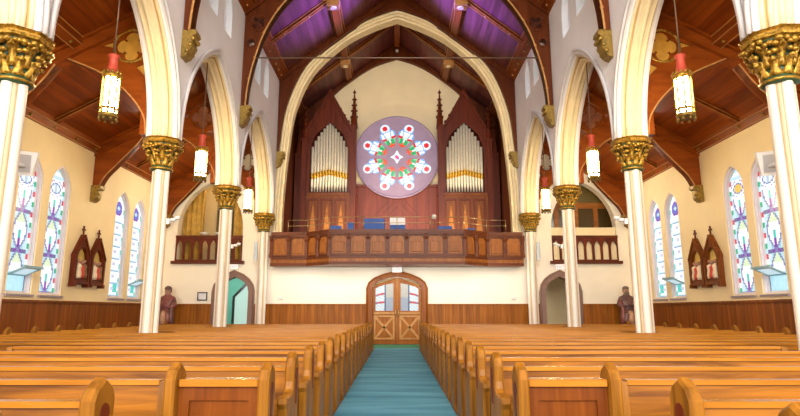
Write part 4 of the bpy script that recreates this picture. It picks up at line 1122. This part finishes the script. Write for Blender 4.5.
for sd in (-1, 1):
    S = SIDE[sd]; PX0, SX1 = (.82, 1.49) if sd < 0 else (.775, 1.44)
    def place(x0, x1, y, lab, cut=0):
        if sd < 0: x0, x1 = -x1, -x0
        pew(x0, x1, y, lab, cut=cut*sd)
    place(SX1, PX1, PY-2*PP+.1, 'nearest oak pew, cut off at the lower %s edge of the picture' % S)
    place(SX1-.02, PX1, PY-PP, 'oak pew with keyhole carved end in front of the panelled screen on the %s' % S)
    place(SX1+.005, PX1, PY, 'oak pew running outwards from the panelled screen on the %s' % S, -1)
    for k in range(1, 19):
        y = PY+k*PP
        hit = any(y-.42 < yc+.32 and y+.13 > yc-.32 for yc in YC[1:4])
        lab = 'long oak pew %s of the carpet, %s row behind the panelled screen' % (S, nth[k])
        if hit:
            place(PX0, NX-.34, y, 'oak pew from carpet to column, %s side, %s row behind the panelled screen' % (S, nth[k]), 1)
            place(NX+.4, PX1, y, 'short oak pew between column and %s wall, %s row behind panelled screen' % (S, nth[k]), -1)
        else: place(PX0, PX1, y, lab)
    # panelled screen
    c = sd*(PX0+SX1)/2; hw = (SX1-PX0)/2
    t = thing('pew_screen', 'short panelled oak screen with gabled end posts at the front %s of the carpet' % S, 'screen', (c, PY-.02, 0), 'panelled pew screens')
    post = [(.11, 0), (.11, .90), (.075, .955), (.0, 1.0), (-.075, .955), (-.11, .895), (-.11, 0)]
    for s in (-1, 1):
        x0, x1 = (hw-.07, hw) if s > 0 else (-hw, -hw+.07)
        e = MB().bevel_prism(post, x0, x1, .014, YZ).build('end_post', M['pewv'], t)
        key = [(.022, .6), (.022, .79)]+[(.045*cos(a), .825+.05*sin(a)) for a in [-.6+i*(PI+1.2)/8 for i in range(9)]]+[(-.022, .79), (-.022, .6)]
        if s == -sd: MB().prism(key, x1 if s > 0 else x0-.004, x1+.004 if s > 0 else x0, YZ).build('keyhole_carving', M['case'], e)
    a = hw-.072
    MB().bevel_prism([(-.06, .85), (.06, .85), (.06, .895), (-.06, .895)], -a, a, .01, YZ).build('top_rail', M['cap'], t)
    MB().prism([[(-a, .05), (a, .05), (a, .85), (-a, .85)], [(-a+.07, .15), (a-.07, .15), (a-.07, .76), (-a+.07, .76)]], -.03, .03, XZ).build('panel_frame', M['panel'], t)
    MB().bevel_prism([(-a+.06, .14), (a-.06, .14), (a-.06, .77), (-a+.06, .77)], -.01, .01, .005, XZ).build('panel', M['panel'], t)

# carpet
tag(MB().box(-.815, .77, 1.0, 20.6, 0, .012).build('aisle_carpet', M['carpet']), 'long teal carpet running down the aisle between the pews', 'carpet')
tag(MB().box(-1.6, 1.6, 20.62, 22.85, 0, .014).build('door_mat', M['mat']), 'green mat lying in front of the double door', 'mat')

# ------------------------------------------------------------------ small wall things
def exit_sign(x, y, z, lab, w=.4, h=.21):
    t = thing('exit_sign', lab, 'sign', (x, y, z))
    MB().box(-w/2, w/2, -.05, 0, 0, h).build('housing', M['white'], t)
    MB().box(-w/2+.015, w/2-.015, -.056, -.05, .015, h-.015).build('face', M['sign'], t)
    cu = bpy.data.curves.new('exit_letters', 'FONT'); cu.body = 'EXIT'; cu.size = h*.72; cu.align_x = 'CENTER'; cu.extrude = .002
    o = bpy.data.objects.new('exit_letters', cu); COL.objects.link(o); o.rotation_euler = (PI/2, 0, 0)
    bpy.context.view_layer.update()
    me = bpy.data.meshes.new_from_object(o.evaluated_get(bpy.context.evaluated_depsgraph_get()))
    bpy.data.objects.remove(o); me.transform(Matrix.Rotation(PI/2, 4, 'X')); me.materials.clear(); me.materials.append(M['signred'])
    o = bpy.data.objects.new('exit_letters', me); COL.objects.link(o); o.parent = t; o.location = (0, -.059, h*.24)
exit_sign(0, YB-.16, 2.88, 'EXIT sign hanging over the main double door'); 
exit_sign(-DX-.05, YB-.0, 3.02, 'EXIT sign over the left side door')
exit_sign(DX+.05, YB-.0, 3.02, 'EXIT sign over the right side door')
t = thing('framed_notice', 'small dark framed notice on the white wall left of the left side door', 'picture', (-7.95, YB, 1.75))
MB().prism([[(-.2, 0), (.2, 0), (.2, .34), (-.2, .34)], [(-.16, .04), (.16, .04), (.16, .3), (-.16, .3)]], -.04, 0, XZ).build('frame', M['black'], t)
MB().box(-.16, .16, -.02, -.001, .04, .3).build('notice', M['paper'], t)
for sd in (-1, 1):
    o = MB().bevel_prism([(-.09, -.06), (.09, -.06), (.09, .06), (-.09, .06)], -.06, 0, .012, XZ).build('wall_switch', M['white']); o.location = (sd*4.75, YB, 1.85)
    tag(o, 'small white wall box on the %s end of the wall under the gallery' % SIDE[sd], 'switch')
    # loudspeakers on front columns
    t = thing('loudspeaker', 'white box loudspeaker on the front column at the %s edge of the picture' % SIDE[sd], 'speaker', (sd*(NX+.1), 7.72, 3.42)); t.scale = (1.3, 1.3, 1.3)
    b = MB().prism([(-.15, -.19), (.15, -.19), (.19, .19), (-.19, .19)], -.02, .22, lambda u, v, w: (u, w+.14, v*.72))
    b = b.build('cabinet', M['white'], t); b.rotation_euler = (.25, 0, -sd*.5); 
    g = MB().box(-.13, .13, .112, .12, -.1, .1).build('grille', M['grey'], b)
    MB().tube([(0, .02, 0), (0, .2, 0)], .025, 6).build('bracket', M['white'], t)
    # column speaker near the gallery
    t = thing('column_speaker', 'slim pale grey speaker on the column at the %s end of the gallery' % SIDE[sd], 'speaker', (sd*(NX+.25), 22.13, 3.3))
    MB().bevel_prism([(-.07, 0), (.07, 0), (.07, .75), (-.07, .75)], -.12, 0, .02, XZ).build('cabinet', paint('speaker_grey', '#b4bcc4', .5), t)
    MB().tube([(0, -.05, .38), (-sd*.12, -.05, .38)], .02, 6).build('bracket', M['white'], t)
    # twin emergency lights on columns 2 and 3
    for y, lab in ((12.3, 'white twin emergency light on the second %s column'), (17.2, 'white twin emergency light on the third %s column, before the balcony')):
        t = thing('emergency_light', lab % SIDE[sd], 'light', (sd*(NX-.24), y-.02, 3.3), 'emergency lights'); t.scale = (.75, .75, .75)
        MB().box(-.07 if sd > 0 else -.02, .02 if sd > 0 else .07, -.06, .06, -.08, .08).build('battery_box', M['white'], t)
        for k in (-1, 1):
            x = -sd*(.17 if k < 0 else .3)
            MB().tube([(-sd*.06, 0, .03), (x, -.02, .05+.03*k)], .018, 6).build('arm', M['white'], t)
            MB().lathe([(.03, -.05), (.075, -.02), (.085, .04), (.05, .06)], (x, -.03, .06+.03*k), 12).build('lamp_head', M['white'], t)

# stations on the aisle walls: paired gabled frames with painted relief
def station(sd, y, lab):
    t = thing('station_plaque', lab, 'plaque', (sd*(AX-.0), y, 2.1), 'gabled relief plaques')
    def put(mb, name, mat, par=None):
        o = mb.build(name, mat, par or t, None, sd); o.data.transform(Matrix.Translation((-sd*AX, -y, -2.1))); return o
    w = .36; z0 = 2.1
    out = [(y-w, z0+.08), (y+w, z0+.08), (y+w, z0+.85), (y, z0+1.42), (y-w, z0+.85)]
    inn = arch(y, w-.085, z0+.74, z0+1.14, 8)+[(y-w+.085, z0+.18), (y+w-.085, z0+.18)]
    fr = put(MB().prism([out, inn], AX-.14, AX-.005, YZ), 'frame', M['case'] if sd < 0 else M['casel'])
    g = MB()
    for s in (-1, 1):
        g.prism([(y+s*(w+.05), z0+.8), (y+s*(w+.05), z0+.88), (y, z0+1.52), (y, z0+1.42)], AX-.18, AX-.005, YZ)
        for k in range(6): f = (k+.5)/6; g.ball((AX-.1, y+s*(w+.05)*(1-f), z0+.9+.63*f), .035, 0, 6)
        g.box(AX-.17, AX-.005, y+s*w-.04, y+s*w+.04, z0-.02, z0+.84); g.box(AX-.2, AX-.005, y+s*w-.05, y+s*w+.05, z0-.06, z0+.05)
    g.box(AX-.18, AX-.005, y-w, y+w, z0+.02, z0+.1)
    put(g, 'gable', M['case'] if sd < 0 else M['casel'])
    c = MB().box(AX-.1, AX-.06, y-.02, y+.02, z0+1.48, z0+1.78).box(AX-.1, AX-.06, y-.08, y+.08, z0+1.64, z0+1.69)
    put(c, 'cross', M['case'])
    rl = MB().prism(inn, AX-.03, AX-.005, YZ, 0)
    put(rl, 'picture_ground', paint('relief_ground', '#ccb060', .6, var=.25, scale=7))
    cols = ['#c84a3c', '#e0c8a8', '#7a5a40']
    mats = [paint('relief_red', '#c04438', .6), paint('relief_pale', '#e2d0b4', .6), paint('relief_brown', '#80603c', .6), paint('relief_green', '#5a7a5c', .6)]
    for k, (dy, hh, mi) in enumerate(((-.14, .5, 1), (.03, .46, 0), (.16, .5, 2 if sd < 0 else 1))):
        f = MB().lathe([(.1, .19), (.115, .3), (.085, .45), (.1, hh+.08), (.035, hh+.14), (.0, hh+.15)], (AX-.1, y+dy, z0), 10, 0)
        f.ball((AX-.1, y+dy, z0+hh+.21), .06, 1, 8)
        put(f, 'relief_figure', [mats[mi], M['skin']])
for sd in (-1, 1):
    station(sd, 16.78, 'nearer of two gabled relief plaques on the %s wall, between the stained windows' % SIDE[sd])
    station(sd, 17.66, 'farther of two gabled relief plaques on the %s wall, between the stained windows' % SIDE[sd])

# statues in the back corners
def statue(sd):
    x, y = sd*9.1, 22.35
    lab = 'robed statue with reddish brown cloak and dark headdress in the left back corner' if sd < 0 else 'bearded seated statue in dark robe in the right back corner'
    t = thing('statue', lab, 'statue', (x, y, 0)); t.scale = (1.16, 1.1, 1.09)
    MB().lathe([(.38, 0), (.38, .12), (.32, .16), (.32, .56), (.36, .62), (.36, .7)], (0,0,0), 8, 0, False, PI/8).build('pedestal', M['case'], t)
    me = bpy.data.meshes.new('body'); 
    V = []; E = []; Rr = []
    def v(p, r, q=None):
        V.append(p); Rr.append(r)
        if q is not None: E.append((q, len(V)-1))
        return len(V)-1
    pel = v((0, 0, 1.12), .25); ch = v((0, .02, 1.5), .23, pel); nk = v((0, .0, 1.8), .08, ch); hd = v((0, -.03, 1.94), .105, nk); tp = v((0, -.02, 2.05), .085, hd)
    hem = v((0, 0, .92), .28, pel); ft = v((0, 0, .74), .3, hem)
    for s in (-1, 1):
        sh_ = v((s*.2, .0, 1.66), .1, ch); el = v((s*.3, -.08, 1.38), .085, sh_); wr = v((s*.1, -.27, 1.42 if sd > 0 else 1.36), .06, el); hdn = v((s*.03, -.3, 1.46 if sd > 0 else 1.4), .045, wr)
        kn = v((s*.15, -.25, 1.08), .13, pel); fo = v((s*.15, -.27, .8), .09, kn)
    me.from_pydata(V, E, []); ob = bpy.data.objects.new('body', me); COL.objects.link(ob)
    sk = ob.modifiers.new('skin', 'SKIN'); sk.use_smooth_shade = True
    for i, r in enumerate(Rr): me.skin_vertices[0].data[i].radius = (r, r)
    me.skin_vertices[0].data[0].use_root = True
    ss = ob.modifiers.new('sub', 'SUBSURF'); ss.levels = 2; ss.render_levels = 2
    bpy.context.view_layer.update()
    m2 = bpy.data.meshes.new_from_object(ob.evaluated_get(bpy.context.evaluated_depsgraph_get()))
    bpy.data.objects.remove(ob)
    m2.materials.clear(); m2.materials.append(M['robe'] if sd < 0 else M['robe2']); m2.materials.append(M['skin'])
    for p in m2.polygons:
        p.use_smooth = True
        c = p.center
        if c.z > 1.82: p.material_index = 1
    b = bpy.data.objects.new('body', m2); COL.objects.link(b); b.parent = t
    f = MB(); f.ball((0, -.135, 1.935), .022, 0, 6, (1, 1.2, 1.6)); f.build('nose', M['skin'], b)
    f = MB(); f.ball((-.04, -.125, 1.965), .014, 0, 6); f.ball((.04, -.125, 1.965), .014, 0, 6); f.build('eyes', M['black'], b)
    if sd < 0:
        f = MB(); f.ball((0, .0, 2.03), .125, 0, 10, (1, 1, .75)); f.ball((0, .05, 1.95), .115, 0, 8, (1, .8, 1.2))
        f.build('headdress', M['robe2'], t)
    else:
        f = MB(); f.ball((0, -.1, 1.85), .085, 0, 8, (1, .7, 1.3)); f.ball((0, .0, 2.04), .115, 0, 10, (1, 1, .7)); f.ball((0, .06, 1.96), .1, 0, 8, (1, .8, 1.2))
        f.build('hair_and_beard', M['grey_hair'] if 'grey_hair' in M else paint('statue_hair', '#6a5c54', .6), t)
    f = MB(); 
    for s in (-1, 1): f.tube([(s*.26, -.05, 1.62), (s*.2, -.18, 1.3), (s*.24, -.24, 1.0), (s*.26, -.2, .76)], [.06, .07, .08, .09], 8)
    f.build('cloak', M['robe2'] if sd < 0 else M['robe'], t)
    f = MB().tube([(0, -.3, 1.22), (0, -.34, 1.0), (0, -.32, .76)], [.08, .1, .11], 8); f.build('tunic_fold', M['robelight'], t)
statue(-1); statue(1)

# ------------------------------------------------------------------ light
def area(name, loc, rot, sx, sy, power, col):
    l = bpy.data.lights.new(name, 'AREA'); l.shape = 'RECTANGLE'; l.size = sx; l.size_y = sy; l.energy = power; l.color = col
    o = bpy.data.objects.new(name, l); COL.objects.link(o); o.location = loc; o.rotation_euler = rot
    return o
def point(name, loc, power, col, r=.1, typ='POINT'):
    l = bpy.data.lights.new(name, typ); l.energy = power; l.color = col; l.shadow_soft_size = r
    o = bpy.data.objects.new(name, l); COL.objects.link(o); o.location = loc
    return o
DAY = (1.0, .97, .95); WARM = (1.0, .72, .38)
# added unseen fill lights behind the camera, standing in for sanctuary windows
area('high_nave_fill', (0, -2.8, 12.3), (PI/2, 0, 0), 8, 3, 850, (.95, .97, 1))  # added to lift the upper nave walls and the great arch
area('nave_fill', (0, -14, 9.5), (math.radians(86), 0, 0), 10, 9, 3700, (1, .92, .82))
for sd in (-1, 1):
    area('side_fill', (sd*9.6, -1.5, 3.8), (0, sd*PI/2, 0), 3, 2.5, 420, (1, .93, .84))  # added side fill for pew ends and columns; no transept is built
    area('aisle_fill', (sd*7.6, -9, 4.5), (PI/2, 0, 0), 3.5, 5, 1000, (1, .93, .85))  # added fill along each aisle from behind the camera
for sd in (-1, 1):
    point('vestibule_fill', (sd*7.4, 24.6, 2.7), 35 if sd < 0 else 3, (1, .97, .9), .01)  # added point without a fixture, brightens the room behind the side door
    point('side_loft_fill', (sd*7.8, 24.3, 7.1), 22, WARM, .01)  # bare point inside the side balcony, no lamp fixture there
    # added purple spots by the cornice, no fixture there, tinting the ceiling
    for y in (19.75,):
        s = point('purple_fill', (-sd*4.85, y, 10.9), 17000, (.16, .13, 1.0), .05, 'SPOT'); s.data.spot_size = .62; s.data.spot_blend = .9
        s.rotation_euler = (Vector((sd*2.5, y, 13.3))-s.location).to_track_quat('-Z', 'Y').to_euler()
for x in (-4.4, -3.3, -2.2, -1.1, 0, 1.1, 2.2, 3.3, 4.4): point('under_gallery_fill', (x, 21.7, 2.5), 12, (1, .95, .86), .01)  # added unseen points in mid-air, brightening the wall under the gallery
for sd in (-1, 1): point('aisle_end_fill', (sd*7.8, 20.3, 5.6), 60, (1, .9, .74), .01)  # bare point in mid-air near the aisle end, no fixture
point('porch_fill', (0, 24.5, 2.7), 25, (1, .95, .85), .01)  # bare point behind the main door, no lamp fixture there
area('loft_fill', (0, 24.2, 4.4), (math.radians(118), 0, 0), 6, .4, 200, (1, .82, .55))  # added strip hidden behind the gallery front, lighting the loft wall
w = bpy.data.worlds.new('world'); SC.world = w; w.use_nodes = True
bg = w.node_tree.nodes['Background']; bg.inputs[0].default_value = (1, .97, .93, 1); bg.inputs[1].default_value = .2

# ------------------------------------------------------------------ camera
cam = bpy.data.cameras.new('camera'); cam.sensor_width = 36; cam.lens = 556/800*36; cam.shift_x = .00375; cam.clip_end = 200
co = bpy.data.objects.new('camera', cam); COL.objects.link(co); co.location = (0, 0, 1.33); co.rotation_euler = (math.radians(90+10.5), 0, 0)
SC.camera = co
SC.view_settings.view_transform = 'Standard'; SC.view_settings.look = 'None'; SC.view_settings.gamma = 1
SC.view_settings.exposure = 0.5; SC.view_settings.use_curve_mapping = False
